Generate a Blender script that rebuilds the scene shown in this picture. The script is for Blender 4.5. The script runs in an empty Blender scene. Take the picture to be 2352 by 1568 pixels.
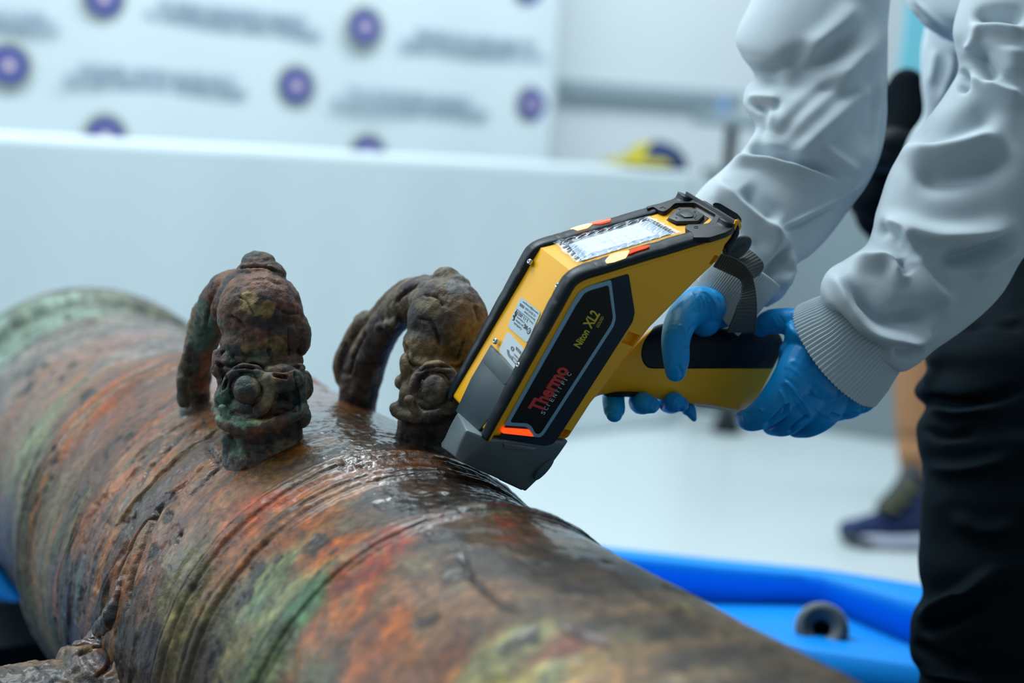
import bpy, bmesh, math
import numpy as np
from mathutils import Vector, Matrix

rng = np.random.RandomState(7)
C = bpy.context.scene.collection
SC = bpy.context.scene

# ------------------------------------------------------------------ camera
FPX = 3267.0                      # focal length in pixels of the 2352x1568 frame
CX, CY = 1176.0, 784.0
CAMZ = 0.90
roll, pitch = math.radians(4.5), math.radians(8.43)
U_ = np.array([math.sin(roll) * math.cos(pitch), math.cos(roll) * math.cos(pitch), math.sin(pitch)])
F_ = np.array([0, 0, -1.0]); F_ = F_ - U_ * (F_ @ U_); F_ /= np.linalg.norm(F_)
X_ = np.cross(F_, U_)
M = np.array([X_, F_, U_])        # camera space -> world
CAM = np.array([0, 0, CAMZ])

cd = bpy.data.cameras.new('camera')
cam = bpy.data.objects.new('camera', cd); C.objects.link(cam)
mw = Matrix.Identity(4)
for i in range(3):
    for j in range(3):
        mw[i][j] = M[i][j]
mw[2][3] = CAMZ
cam.matrix_world = mw
cd.sensor_width = 36.0
cd.lens = FPX / 2352 * 36
cd.clip_start = 0.05; cd.clip_end = 60
cd.dof.use_dof = True
cd.dof.focus_distance = 1.20
cd.dof.aperture_fstop = 2.5
SC.camera = cam

# ------------------------------------------------------------------ world and lights
W_ = bpy.data.worlds.new('world'); SC.world = W_
W_.use_nodes = True
bg = W_.node_tree.nodes['Background']
bg.inputs[0].default_value = (0.60, 0.82, 0.95, 1)
bg.inputs[1].default_value = 0.26

def area(name, loc, target, size, power, col, sy=None):
    l = bpy.data.lights.new(name, 'AREA'); l.energy = power; l.color = col
    l.size = size
    if sy: l.shape = 'RECTANGLE'; l.size_y = sy
    o = bpy.data.objects.new(name, l); C.objects.link(o)
    o.location = loc
    d = Vector(target) - Vector(loc)
    o.rotation_euler = d.to_track_quat('-Z', 'Y').to_euler()
    return o
area('ceiling_panel_light', (-1.0, 2.1, 2.9), (-.1, 1.5, 0.3), 1.5, 44, (0.88, 0.97, 1.0), 0.9)
area('table_front_fill', (-0.4, 2.0, 2.95), (0.2, 3.6, 0.4), 2.6, 56, (0.82, 0.95, 1.0), 0.9)  # added fill lamp, brightens the table front and the cannon top
area('ceiling_panel_light_far', (1.0, 4.0, 3.1), (0.6, 4.9, 0.7), 3.0, 60, (0.82, 0.94, 1.0), 0.9)
area('ceiling_panel_light_left', (-2.6, 0.9, 2.6), (0, 1.2, 0.6), 1.3, 30, (0.86, 0.95, 1.0), 0.8)
area('window_light', (-3.4, 3.0, 1.9), (0.0, 3.4, 0.8), 2.0, 44, (0.76, 0.91, 1.0), 1.6)
SC.view_settings.view_transform = 'Standard'
SC.view_settings.look = 'None'
SC.view_settings.gamma = 1
SC.view_settings.use_curve_mapping = False
SC.view_settings.exposure = 0.0

# ------------------------------------------------------------------ helpers
def nrm(v):
    v = np.asarray(v, float); return v / np.linalg.norm(v)
def camP(px, py, d):              # camera-space point of a pixel at depth d
    return np.array([(px - CX) / FPX * d, -(py - CY) / FPX * d, -d])
def toW(p):
    return np.asarray(p) @ M.T + CAM
def P(px, py, d):
    return toW(camP(px, py, d))
def proj(w):
    c = (np.asarray(w) - CAM) @ M
    return np.stack([CX + FPX * c[..., 0] / -c[..., 2], CY - FPX * c[..., 1] / -c[..., 2], -c[..., 2]], -1)

def hsh(i, j, k, seed):
    h = (i * 374761393 + j * 668265263 + k * 2147483647 + seed * 974634777) & 0xffffffff
    h = ((h ^ (h >> 13)) * 1274126177) & 0xffffffff
    h = h ^ (h >> 16)
    return (h & 0xffff) / 65535.0
def vnoise(p, seed=0):
    p = np.asarray(p, float); i = np.floor(p).astype(np.int64); f = p - i; f = f * f * (3 - 2 * f)
    r = 0
    for a in (0, 1):
        for b in (0, 1):
            for c in (0, 1):
                w = (f[..., 0] if a else 1 - f[..., 0]) * (f[..., 1] if b else 1 - f[..., 1]) * (f[..., 2] if c else 1 - f[..., 2])
                r = r + w * hsh(i[..., 0] + a, i[..., 1] + b, i[..., 2] + c, seed)
    return r * 2 - 1
def fbm(p, o=4, seed=0):
    r = 0; a = 1; s = 0
    for k in range(o):
        r = r + a * vnoise(np.asarray(p) * 2 ** k, seed + k); s += a; a *= .5
    return r / s

ROOT = {}                         # origin used by every thing
def origin_of(o):
    while o.parent is not None: o = o.parent
    return np.array(ROOT[o.name])
def tag(o, label=None, cat=None, group=None, kind=None):
    if label: o['label'] = label
    if cat: o['category'] = cat
    if group: o['group'] = group
    if kind: o['kind'] = kind
    return o
def thing(name, loc, label, cat, group=None):
    o = bpy.data.objects.new(name, None); C.objects.link(o)
    o.empty_display_size = 0.05
    o.location = loc; ROOT[o.name] = tuple(loc)
    return tag(o, label, cat, group)
def mk(name, V, Fc, mat, parent=None, smooth=True, loc=None, label=None):
    """one mesh object from world-space vertices"""
    V = np.asarray(V, float)
    if parent is not None: og = origin_of(parent)
    else: og = np.array(loc if loc is not None else (0, 0, 0), float)
    me = bpy.data.meshes.new(name)
    L = V - og
    if isinstance(Fc, np.ndarray):
        n = len(Fc); k = Fc.shape[1]
        me.vertices.add(len(L)); me.vertices.foreach_set('co', L.ravel())
        me.loops.add(n * k); me.loops.foreach_set('vertex_index', Fc.ravel().astype(np.int32))
        me.polygons.add(n); me.polygons.foreach_set('loop_start', np.arange(0, n * k, k, dtype=np.int32))
        me.update(calc_edges=True)
    else:
        me.from_pydata([tuple(v) for v in L], [], [tuple(int(a) for a in f) for f in Fc])
    me.validate(); me.update()
    if smooth:
        me.polygons.foreach_set('use_smooth', [True] * len(me.polygons))
    for m in (mat if isinstance(mat, list) else [mat]):
        me.materials.append(m)
    o = bpy.data.objects.new(name, me); C.objects.link(o)
    if parent is not None: o.parent = parent
    else: o.location = og; ROOT[o.name] = tuple(og)
    if label: o['label'] = label
    return o
def fixn(o):
    bm = bmesh.new(); bm.from_mesh(o.data)
    bmesh.ops.recalc_face_normals(bm, faces=bm.faces[:]); bm.to_mesh(o.data); bm.free()
    return o
def bake(o):
    """apply the modifiers without operators"""
    dg = bpy.context.evaluated_depsgraph_get()
    me = bpy.data.meshes.new_from_object(o.evaluated_get(dg), depsgraph=dg)
    o.modifiers.clear(); old = o.data; o.data = me; me.name = o.name
    bpy.data.meshes.remove(old)
    return o
def bevel(o, w, seg=3, ang=35):
    m = o.modifiers.new('bevel', 'BEVEL'); m.width = w; m.segments = seg; m.limit_method = 'ANGLE'; m.angle_limit = math.radians(ang)
    m.harden_normals = False
    return o
def flat(o):
    o.data.polygons.foreach_set('use_smooth', [False] * len(o.data.polygons)); return o

def getco(o):
    n = len(o.data.vertices); a = np.empty(n * 3); o.data.vertices.foreach_get('co', a)
    return a.reshape(-1, 3) + origin_of(o)
def setco(o, w):
    o.data.vertices.foreach_set('co', (w - origin_of(o)).ravel()); o.data.update()
def getn(o):
    n = len(o.data.vertices); a = np.empty(n * 3); o.data.vertices.foreach_get('normal', a)
    return a.reshape(-1, 3)
def pdist(xy, pts):
    """distance to a polyline plus taper towards its ends"""
    pts = np.asarray(pts, float)
    best = np.full(len(xy), 1e9); tt = np.zeros(len(xy)); tot = 0
    ln = [np.hypot(*(pts[i + 1] - pts[i])) for i in range(len(pts) - 1)]; S = sum(ln)
    for i in range(len(pts) - 1):
        a = pts[i]; d = pts[i + 1] - a; L = ln[i]
        t = np.clip(((xy - a) @ d) / (L * L), 0, 1)
        q = np.hypot(*(xy - a - t[:, None] * d).T)
        m = q < best; best[m] = q[m]; tt[m] = (tot + t[m] * L) / S
        tot += L
    return best, tt
def smooth_pl(pts, n=6):
    pts = np.asarray(pts, float)
    if len(pts) < 3: return pts
    return cr(pts, n * (len(pts) - 1) + 1)
def sculpt(o, strokes, face_w=True, tap=7):
    """ridges (+) and creases (-) carved into the mesh: (points, width, height in m)"""
    w = getco(o); n = getn(o); pj = proj(w); xy = pj[:, :2]
    view = CAM - w; view /= np.linalg.norm(view, axis=1)[:, None]
    fac = np.clip((n * view).sum(1) * 2.5 + .15, 0, 1)
    d = np.zeros(len(w))
    for pts, wd, h in strokes:
        q, t = pdist(xy, smooth_pl(pts))
        e = np.clip(np.minimum(t, 1 - t) * tap + .05, 0, 1); e = e * e * (3 - 2 * e)
        d += h * e * np.exp(-(q / wd) ** 2)
    d *= fac
    setco(o, w + n * d[:, None])
def cr(pts, n):
    """Catmull-Rom resampling of a list of vectors"""
    p = np.asarray(pts, float); m = len(p)
    if m == 1: return np.repeat(p, n, 0)
    q = np.vstack([2 * p[0] - p[1], p, 2 * p[-1] - p[-2]])
    out = []
    for u in np.linspace(0, m - 1, n):
        i = min(int(u), m - 2); t = u - i
        a, b, c, d = q[i], q[i + 1], q[i + 2], q[i + 3]
        out.append(.5 * ((2 * b) + (-a + c) * t + (2 * a - 5 * b + 4 * c - d) * t * t + (-a + 3 * b - 3 * c + d) * t ** 3))
    return np.array(out)
def gridfaces(n, m, wrap=True):
    i = np.arange(n - 1)[:, None]; j = np.arange(m if wrap else m - 1)[None]
    a = i * m + j; b = i * m + (j + 1) % m; c = (i + 1) * m + (j + 1) % m; d = (i + 1) * m + j
    return np.stack([a, b, c, d], -1).reshape(-1, 4)
def tube(rings, N=60, Mseg=64, cap=(True, True), sq=1.0):
    """rings: (xl,yl,xr,yr,depth,k,bulge) silhouette pairs -> closed elliptical tube in world space"""
    R = cr([r if len(r) == 7 else tuple(r) + (0,) * (7 - len(r)) for r in rings], N)
    a = np.linspace(0, 2 * np.pi, Mseg, endpoint=False)
    ca, sa = np.cos(a), np.sin(a)
    if sq != 1.0:
        ca = np.sign(ca) * np.abs(ca) ** sq; sa = np.sign(sa) * np.abs(sa) ** sq
    V = []
    mids = np.stack([(R[:, 0] + R[:, 2]) / 2, (R[:, 1] + R[:, 3]) / 2], 1)
    for i, r in enumerate(R):
        L = camP(r[0], r[1], r[4]); Q = camP(r[2], r[3], r[4])
        c = (L + Q) / 2; e1 = (Q - L) / 2; w = np.linalg.norm(e1)
        v = -c / np.linalg.norm(c)
        t = mids[min(i + 1, N - 1)] - mids[max(i - 1, 0)]
        t = np.array([t[0], -t[1], 0]); t = t / (np.linalg.norm(t) + 1e-9)
        e2 = v * w * r[5] + t * w * r[6]
        V.append(c + ca[:, None] * e1 + sa[:, None] * e2)
    V = np.array(V)
    F = gridfaces(N, Mseg)
    V = V.reshape(-1, 3); F = [tuple(f) for f in F]
    for k, on in enumerate(cap):
        if on:
            base = 0 if k == 0 else (N - 1) * Mseg
            ring = list(range(base, base + Mseg))
            F.append(tuple(ring if k else ring[::-1]))
    return toW(V), F

# ---- blobs fused by voxel remesh
def ico(sub=3):
    bm = bmesh.new(); bmesh.ops.create_icosphere(bm, subdivisions=sub, radius=1)
    v = np.array([x.co[:] for x in bm.verts]); f = [tuple(a.index for a in x.verts) for x in bm.faces]; bm.free()
    return v, f
ICO = ico(3)
def ell(x, y, d, rx, ry, rz, rot=0):
    """ellipsoid, radii in pixels at its depth, rot in the picture plane (degrees)"""
    s = d / FPX; v = ICO[0] * np.array([rx, ry, rz]) * s
    a = math.radians(-rot); v = np.c_[v[:, 0] * math.cos(a) - v[:, 1] * math.sin(a), v[:, 0] * math.sin(a) + v[:, 1] * math.cos(a), v[:, 2]]
    return toW(v + camP(x, y, d)), ICO[1]
def chain(pts, n=None, seg=20, flatk=1.0):
    """tapered round-ended chain: pts (x,y,d,r_px)"""
    p = cr(pts, n or max(8, 6 * (len(pts) - 1) + 1))
    c = np.array([camP(a[0], a[1], a[2]) for a in p]); r = p[:, 3] * p[:, 2] / FPX
    t = np.gradient(c, axis=0); t /= np.linalg.norm(t, axis=1)[:, None]
    C2 = [c[0] - t[0] * r[0] * k for k in (.98, .85, .5)] + list(c) + [c[-1] + t[-1] * r[-1] * k for k in (.5, .85, .98)]
    R2 = [r[0] * k for k in (.2, .53, .87)] + list(r) + [r[-1] * k for k in (.87, .53, .2)]
    T2 = [t[0]] * 3 + list(t) + [t[-1]] * 3
    a = np.linspace(0, 2 * np.pi, seg, endpoint=False); V = []
    for cc, rr, tt in zip(C2, R2, T2):
        u = np.cross(tt, [0, 0, 1.0]); 
        if np.linalg.norm(u) < .05: u = np.cross(tt, [0, 1.0, 0])
        u = nrm(u); w = np.cross(tt, u)
        V.append(cc + rr * (np.cos(a)[:, None] * u + flatk * np.sin(a)[:, None] * w))
    n = len(V); V = np.array(V).reshape(-1, 3); F = [tuple(f) for f in gridfaces(n, seg)]
    F += [tuple(range(seg))[::-1], tuple(range((n - 1) * seg, n * seg))]
    return toW(V), F
def blob(name, prims, mat, parent, voxel=.0015, smooth=4, label=None):
    V = []; F = []; k = 0
    for v, f in prims:
        V.append(v); F += [tuple(a + k for a in q) for q in f]; k += len(v)
    o = mk(name, np.vstack(V), F, mat, parent, label=label)
    fixn(o)
    m = o.modifiers.new('r', 'REMESH'); m.mode = 'VOXEL'; m.voxel_size = voxel; m.use_smooth_shade = True
    if smooth:
        m = o.modifiers.new('s', 'SMOOTH'); m.iterations = smooth; m.factor = .5
    bake(o)
    o.data.polygons.foreach_set('use_smooth', [True] * len(o.data.polygons))
    return o

# ------------------------------------------------------------------ materials
MATS = {}
def pm(name, col, rough=.5, metal=0, spec=.5, bump=None, var=None, emit=None, coat=0, trans=0, sheen=0, ior=None):
    if name in MATS: return MATS[name]
    m = bpy.data.materials.new(name); m.use_nodes = True; nt = m.node_tree; N = nt.nodes; L = nt.links
    b = N['Principled BSDF']
    b.inputs['Base Color'].default_value = (*col, 1); b.inputs['Roughness'].default_value = rough
    b.inputs['Metallic'].default_value = metal; b.inputs['Specular IOR Level'].default_value = spec
    b.inputs['Coat Weight'].default_value = coat; b.inputs['Coat Roughness'].default_value = .12
    b.inputs['Transmission Weight'].default_value = trans
    b.inputs['Sheen Weight'].default_value = sheen
    if ior: b.inputs['IOR'].default_value = ior
    tc = N.new('ShaderNodeTexCoord')
    if emit:
        b.inputs['Emission Color'].default_value = (*emit[0], 1); b.inputs['Emission Strength'].default_value = emit[1]
    if var:                     # (scale, amount, second colour)
        n = N.new('ShaderNodeTexNoise'); n.inputs['Scale'].default_value = var[0]; n.inputs['Detail'].default_value = 5
        L.new(tc.outputs['Object'], n.inputs['Vector'])
        r = N.new('ShaderNodeMapRange'); r.inputs[1].default_value = .35; r.inputs[2].default_value = .7; r.inputs[4].default_value = var[1]
        L.new(n.outputs['Fac'], r.inputs[0])
        mx = N.new('ShaderNodeMix'); mx.data_type = 'RGBA'; mx.inputs[6].default_value = (*col, 1); mx.inputs[7].default_value = (*var[2], 1)
        L.new(r.outputs[0], mx.inputs[0]); L.new(mx.outputs[2], b.inputs['Base Color'])
    if bump:                    # (kind, scale, strength, distance)
        if bump[0] == 'noise':
            n = N.new('ShaderNodeTexNoise'); n.inputs['Scale'].default_value = bump[1]; n.inputs['Detail'].default_value = 4
        else:
            n = N.new('ShaderNodeTexWave'); n.inputs['Scale'].default_value = bump[1]; n.inputs['Distortion'].default_value = .6; n.bands_direction = bump[4]
        L.new(tc.outputs['Object'], n.inputs['Vector'])
        bp = N.new('ShaderNodeBump'); bp.inputs['Strength'].default_value = bump[2]; bp.inputs['Distance'].default_value = bump[3]
        L.new(n.outputs[1] if bump[0] == 'noise' and False else n.outputs['Fac'], bp.inputs['Height']); L.new(bp.outputs[0], b.inputs['Normal'])
    MATS[name] = m
    return m
yellow = pm('yellow_plastic', (.98, .47, .003), .42, spec=.4, bump=('noise', 900, .06, .0006), var=(9, .25, (.70, .36, .008)))
rubber = pm('black_rubber', (.004, .011, .016), .42, spec=.32, bump=('noise', 700, .08, .0005))
rubber_soft = pm('soft_grip_rubber', (.004, .009, .013), .5, spec=.28)
navy = pm('navy_decal', (.002, .012, .030), .45, spec=.25)
blackdecal = pm('black_decal', (.002, .004, .007), .4, spec=.2)
silver = pm('silver_print', (.20, .40, .56), .4)
greypanel = pm('dark_grey_plastic', (.035, .060, .075), .42, bump=('noise', 900, .08, .0005))
nosegrey = pm('gunmetal_paint', (.16, .205, .225), .40, metal=.35, bump=('noise', 1400, .12, .0004), var=(700, .3, (.08, .105, .12)))
steel = pm('steel', (.5, .52, .54), .25, metal=1)
sticker_s = pm('silver_sticker', (.30, .38, .42), .38, metal=.3, bump=('noise', 150, .1, .001))
sticker_w = pm('white_sticker', (.52, .60, .64), .45)
ink = pm('ink', (.012, .014, .018), .6)
redprint = pm('red_print', (.60, .035, .03), .5)
whiteprint = pm('pale_print', (.55, .68, .75), .5)
yellowprint = pm('yellow_print', (.72, .55, .03), .5)
screenm = pm('display_panel', (.50, .56, .66), .35, emit=((.55, .62, .78), .04))
glow = pm('orange_indicator', (.9, .2, .02), .4, emit=((1.0, .38, .14), 4.2))
glow2 = pm('orange_indicator_dim', (.9, .12, .05), .4, emit=((1.0, .10, .04), 1.1))
glow3 = pm('red_indicator', (.9, .08, .01), .4, emit=((1.0, .055, .005), 1.5))
keym = pm('keypad_rubber', (.016, .026, .033), .42, spec=.4)
webbing = pm('grey_webbing', (.075, .085, .082), .75, bump=('noise', 600, .3, .001))
flapm = pm('blue_grey_rubber', (.028, .058, .070), .5)
glove = pm('blue_nitrile', (.001, .33, .80), .40, spec=.35, bump=('noise', 260, .08, .001), var=(14, .5, (.002, .26, .68)))
cloth = pm('white_sweatshirt', (.47, .545, .595), .85, sheen=.1, bump=('wave', 330, .16, .0005, 'Z'))
ribm = pm('ribbed_cuff', (.50, .575, .62), .85, sheen=.15)
trous = pm('dark_trousers', (.004, .009, .013), .8, spec=.06, bump=('noise', 420, .15, .0008), var=(8, .5, (.007, .014, .018)))
whitewall = pm('white_paint', (.78, .83, .86), .7)
floorm = pm('glossy_floor', (.60, .67, .685), .25, spec=.35)

# =================================================================== SETTING
def quad_wall(name, pts, mat, th=.04, kind='structure', push=None):
    pts = np.array(pts); n = np.cross(pts[1] - pts[0], pts[3] - pts[0]); n /= np.linalg.norm(n)
    if push is not None and n @ push < 0: n = -n
    V = np.vstack([pts, pts + n * th])
    o = mk(name, V, [(0, 1, 2, 3), (7, 6, 5, 4), (0, 4, 5, 1), (1, 5, 6, 2), (2, 6, 7, 3), (3, 7, 4, 0)], mat, smooth=False)
    fixn(o)
    if kind: o['kind'] = kind
    return o
back = np.array([0, 1.0, 0])
quad_wall('floor', [(-5, -1.2, 0), (5, -1.2, 0), (5, 8.2, 0), (-5, 8.2, 0)], floorm, .05, push=np.array([0, 0, -1.0]))
def ray_z(px, py, z):             # where the sight line of a pixel meets a height
    d = P(px, py, 1) - CAM; return CAM + d * (z - CAMZ) / d[2]
def ray_pl(px, py, p0, n):
    d = P(px, py, 1) - CAM; return CAM + d * ((np.array(p0) - CAM) @ n) / (d @ n)
# back wall, standing parallel to the table line and receding to the right
bl = P(350, 100, 4.30); br = P(950, 100, 4.74)
bd = br - bl; bd[2] = 0; bd = nrm(bd); bn = nrm(np.cross(bd, [0, 0, 1.0]))   # banner plane
if bn[1] > 0: bn = -bn            # towards camera
wl = bl + bd * -3.2 - bn * .30; wr = bl + bd * 4.6 - bn * .30
wl[2] = 0; wr[2] = 0; up = np.array([0, 0, 2.9])
quad_wall('wall_back', [wl, wr, wr + up, wl + up], whitewall, .1, push=back)
# grey rail on the wall
rp0 = bl - bn * .27
def on_rail(px, py): return ray_pl(px, py, rp0, bn)
a, b = on_rail(1282, 182), on_rail(1282, 212)
c2 = on_rail(1700, 214); c3 = c2 + (b - a)
quad_wall('trim_rail', [a, c2, c3, b], pm('grey_trim', (.34, .42, .47), .6), .03, push=bn)
# =================================================================== BANNER
bt = thing('banner', tuple(bl * [1, 1, 0] + [0, 0, .02]), 'white press backdrop banner printed with rows of round blue seals', 'banner')
bw0, bw1 = -2.6, None
edge = ray_pl(1283, 60, bl, bn); L1 = (edge - bl) @ bd
ns, nz = 180, 60
S = np.linspace(-2.4, L1, ns); Z = np.linspace(.25, 2.5, nz)
sv, zv = np.meshgrid(S, Z, indexing='ij')
wob = .010 * np.sin(sv * 5 + zv) + .006 * np.sin(sv * 13 + 2 * zv)
base = np.array([bl[0], bl[1], 0])
Vb = base + sv[..., None] * bd + zv[..., None] * np.array([0, 0, 1.0]) + wob[..., None] * bn
Fb = gridfaces(ns, nz, False)
bo = mk('banner_cloth', Vb.reshape(-1, 3), Fb, pm('banner_fabric', (.66, .74, .78), .8), bt)
m = bo.modifiers.new('t', 'SOLIDIFY'); m.thickness = .004
sealb = pm('seal_blue', (.030, .050, .30), .7); sealg = pm('seal_gold', (.36, .38, .27), .7)
sealp = pm('seal_lilac', (.20, .20, .44), .7); sealr = pm('seal_rose', (.55, .38, .45), .7); inkb = pm('banner_lettering', (.34, .43, .53), .7)
def onb(px, py, off=.018):
    return ray_pl(px, py, bl + bn * off, bn)
upz = np.array([0, 0, 1.0])
def disc(c, r0, r1, mat, parent, off, name, n=40, rag=0):
    V = []
    for k in range(n):
        a = 2 * math.pi * k / n; q = 1 + rag * (k % 2)
        for r in (r0, r1 * q):
            V.append(c + bn * off + bd * r * math.cos(a) + upz * r * math.sin(a))
    n2 = len(V)
    V2 = V + [v - bn * .002 for v in V]
    F = [(2 * k, 2 * k + 1, (2 * k + 3) % n2, (2 * k + 2) % n2) for k in range(n)]
    F += [tuple(a + n2 for a in f[::-1]) for f in F]
    F += [(2 * k + 1, 2 * k + 1 + n2, (2 * k + 3) % n2 + n2, (2 * k + 3) % n2) for k in range(n)]
    return mk(name, np.array(V2), F, mat, parent, smooth=False)
seals = [(238, -5), (838, 62), (20, 150), (680, 197), (1222, 240), (242, 312), (845, 352), (1215, -28)]
for x, y in seals:
    c = onb(x, y)
    s = disc(c, .001, .066, sealg, bt, 0, 'seal', rag=.05)
    disc(c, .001, .055, sealb, s, .003, 'seal_ring')
    disc(c, .001, .030, sealp, s, .006, 'seal_disc')
    disc(c, .012, .018, sealr, s, .008, 'seal_emblem')
    disc(c, .001, .009, pm('seal_white', (.7, .7, .68), .7), s, .009, 'seal_centre')
def letters(px, py, length, n, parent, h=.030):
    """a line of small lettering too blurred in the photo to read: separate short strokes"""
    c = onb(px, py); V = []; F = []
    u = length / n; x = 0; k = 0
    while x < length:
        w = u * rng.uniform(.5, .9)
        for (ax, az, bw, bh) in [(0, 0, .30, 1), (w / u - .3, 0, .30, 1), (0, rng.choice([0, .4, .8]), w / u, .2)]:
            p = c + bd * (x + ax * u) + upz * (az * h)
            q = [p, p + bd * bw * u, p + bd * bw * u + upz * bh * h, p + upz * bh * h]
            i = len(V); V += q + [v + bn * .002 for v in q]
            F += [(i, i + 1, i + 2, i + 3), (i + 7, i + 6, i + 5, i + 4), (i, i + 4, i + 5, i + 1), (i + 2, i + 6, i + 7, i + 3), (i + 1, i + 5, i + 6, i + 2), (i, i + 3, i + 7, i + 4)]
        x += w + u * (.25 if rng.rand() > .15 else .9)
    o = mk('lettering', np.array(V), F, inkb, parent, smooth=False); o['kind'] = 'stuff'
    return o
for (x1, y1, x2, y2) in [(365, 22, 332, 46), (180, 168, 145, 192), (955, 86, 920, 110), (795, 220, 762, 244), (-280, 15, -330, 30)]:
    letters(x1, y1, .47 if x1 > 0 else .44, 34, bt)
    letters(x2, y2, .57 if x1 > 0 else .53, 40, bt)

# =================================================================== WHITE TABLE with cloth
TZ = CAMZ - .088
tl = ray_z(-250, 305 - 20, TZ); tr = ray_z(1600, 396, TZ); tm = ray_z(0, 308, TZ)
td = nrm(tr - tm); tn = nrm(np.cross(td, upz)); tn = tn if tn[1] > 0 else -tn
tl = tr - td * 3.4
tdep = .19
t = thing('table', (tr[0], tr[1], 0), 'long table draped to the floor in a plain white cloth', 'table')
whitecl = pm('white_table_cloth', (.66, .745, .775), .75)
n1, n2 = 120, 40
def drape(p0, p1, name, nrmv):
    q = []
    for i in range(n1):
        s = i / (n1 - 1)
        for j in range(n2):
            h = j / (n2 - 1)
            w = .010 * h * math.sin(s * 34) + .006 * h * math.sin(s * 71 + 1)
            p = p0 * (1 - s) + p1 * s; p = np.array([p[0], p[1], TZ * (1 - h) + .012 * h])
            q.append(p + nrmv * (w + .02 * h))
    o = mk(name, np.array(q), gridfaces(n1, n2, False), whitecl, t)
    m = o.modifiers.new('t', 'SOLIDIFY'); m.thickness = .004
    return o
drape(tl, tr, 'cloth_front', -tn); drape(tr, tr + tn * tdep, 'cloth_side', td)
a, b, c, d = tl, tr, tr + tn * tdep, tl + tn * tdep
top = mk('cloth_top', np.array([a, b, c, d, a - upz * .02, b - upz * .02, c - upz * .02, d - upz * .02]), [(0, 1, 2, 3), (7, 6, 5, 4), (0, 4, 5, 1), (1, 5, 6, 2), (2, 6, 7, 3), (3, 7, 4, 0)], whitecl, t, smooth=False)
bevel(fixn(top), .006)
# cap lying on the table
capc = ray_z(1572, 394, TZ) + tn * .12
dcap = proj(capc)[2]
ct = thing('cap', (capc[0], capc[1], TZ), 'navy blue cap with yellow front and brim lying on the white table', 'cap')
kx = dcap / FPX
def dome(c, rx, ry, rz, a0, a1, name, mat, parent, th=.002):
    V = []; na, nb = 36, 14
    for i in range(na):
        a = a0 + (a1 - a0) * i / (na - 1)
        for j in range(nb):
            b = (math.pi / 2) * j / (nb - 1)
            V.append(c + td * rx * math.cos(b) * math.cos(a) + tn * ry * math.cos(b) * math.sin(a) + upz * rz * math.sin(b) ** .9)
    o = mk(name, np.array(V), gridfaces(na, nb, False), mat, parent)
    m = o.modifiers.new('t', 'SOLIDIFY'); m.thickness = th
    return o
capn = pm('cap_navy', (.008, .025, .10), .8); capy = pm('cap_yellow', (.42, .36, .02), .8)
rc = 84 * kx
dome(capc, rc, rc * .8, 62 * kx, -2.75, 1.3, 'crown', capn, ct)
dome(capc, rc * 1.01, rc * .81, 62 * kx, 1.3, 2 * math.pi - 2.75, 'front_panel', capy, ct)
brim = []
for i in range(17):
    a = math.pi - 1.15 + 2.3 * i / 16
    for k, z in ((.93, .034), (1.3, .028), (1.62, .016)):
        r = rc * (k if k < 1 else (1 + 1.25 * (k - 1) * (math.cos((i - 8) / 8 * 1.3)) ** .5))
        brim.append(capc + td * r * math.cos(a) + tn * r * .8 * math.sin(a) + upz * z)
o = mk('brim', np.array(brim), gridfaces(17, 3, False), capy, ct); m = o.modifiers.new('t', 'SOLIDIFY'); m.thickness = .006
bt2 = blob('button', [ell(*(list(proj(capc + upz * 62 * kx))[:2]), dcap, 5, 4, 5)], capn, ct, .002, 1)

# =================================================================== far objects
# grey storage cabinet / partition on the right
g0 = ray_z(1560, 938, 0); g1 = ray_z(2060, 1018, 0)
gd = nrm(g1 - g0); gn = nrm(np.cross(gd, upz)); gn = gn if gn[1] > 0 else -gn
g2 = g1 + gd * 2.2
greyp = pm('grey_board', (.20, .25, .27), .6)
hg = ray_pl(1620, 402, g0, gn)[2]
ct3 = thing('partition', (g0[0], g0[1], 0), 'low grey partition panel standing on the floor behind the arms', 'partition')
def boxd(p, d, n, L, D, z0, z1, name, mat, parent, bev=.004):
    q = []
    for z in (z0, z1):
        for (s, e) in ((0, 0), (L, 0), (L, D), (0, D)):
            v = p + d * s + n * e; q.append((v[0], v[1], z))
    o = mk(name, np.array(q), [(0, 3, 2, 1), (4, 5, 6, 7), (0, 1, 5, 4), (1, 2, 6, 5), (2, 3, 7, 6), (3, 0, 4, 7)], mat, parent, smooth=False)
    fixn(o)
    if bev: bevel(o, bev)
    return o
boxd(g0 + gd * .02, gd, gn, 1.15, .05, 0.0, hg, 'panel', greyp, ct3)
boxd(g0 + gd * 1.2, gd, gn, 1.6, .05, 0.0, hg, 'panel', greyp, ct3)
boxd(g0, gd, gn, 2.85, .07, hg, hg + .025, 'top_rail', pm('rail_dark', (.12, .16, .17), .5), ct3)
# round bistro table with a black stem
d2 = 5.15
pt = P(1685, 262, d2); zt = pt[2]
tt = thing('bistro_table', (pt[0], pt[1], 0), 'small grey topped bistro table on a black post at the back', 'table')
def cyl(c, z0, z1, r0, r1, name, mat, parent, n=40, bev=.004):
    q = []
    for z, r in ((z0, r0), (z1, r1)):
        for k in range(n):
            a = 2 * math.pi * k / n; q.append((c[0] + r * math.cos(a), c[1] + r * math.sin(a), z))
    F = [(k, (k + 1) % n, n + (k + 1) % n, n + k) for k in range(n)] + [tuple(range(n))[::-1], tuple(range(n, 2 * n))]
    o = mk(name, np.array(q), F, mat, parent, smooth=True)
    if bev: bevel(o, bev, 2)
    return o
cyl(pt, zt - .045, zt, .15, .15, 'tabletop', pm('grey_laminate', (.26, .33, .36), .5), tt, bev=.012)
cyl(pt, .03, zt - .045, .022, .022, 'post', rubber, tt)
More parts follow.
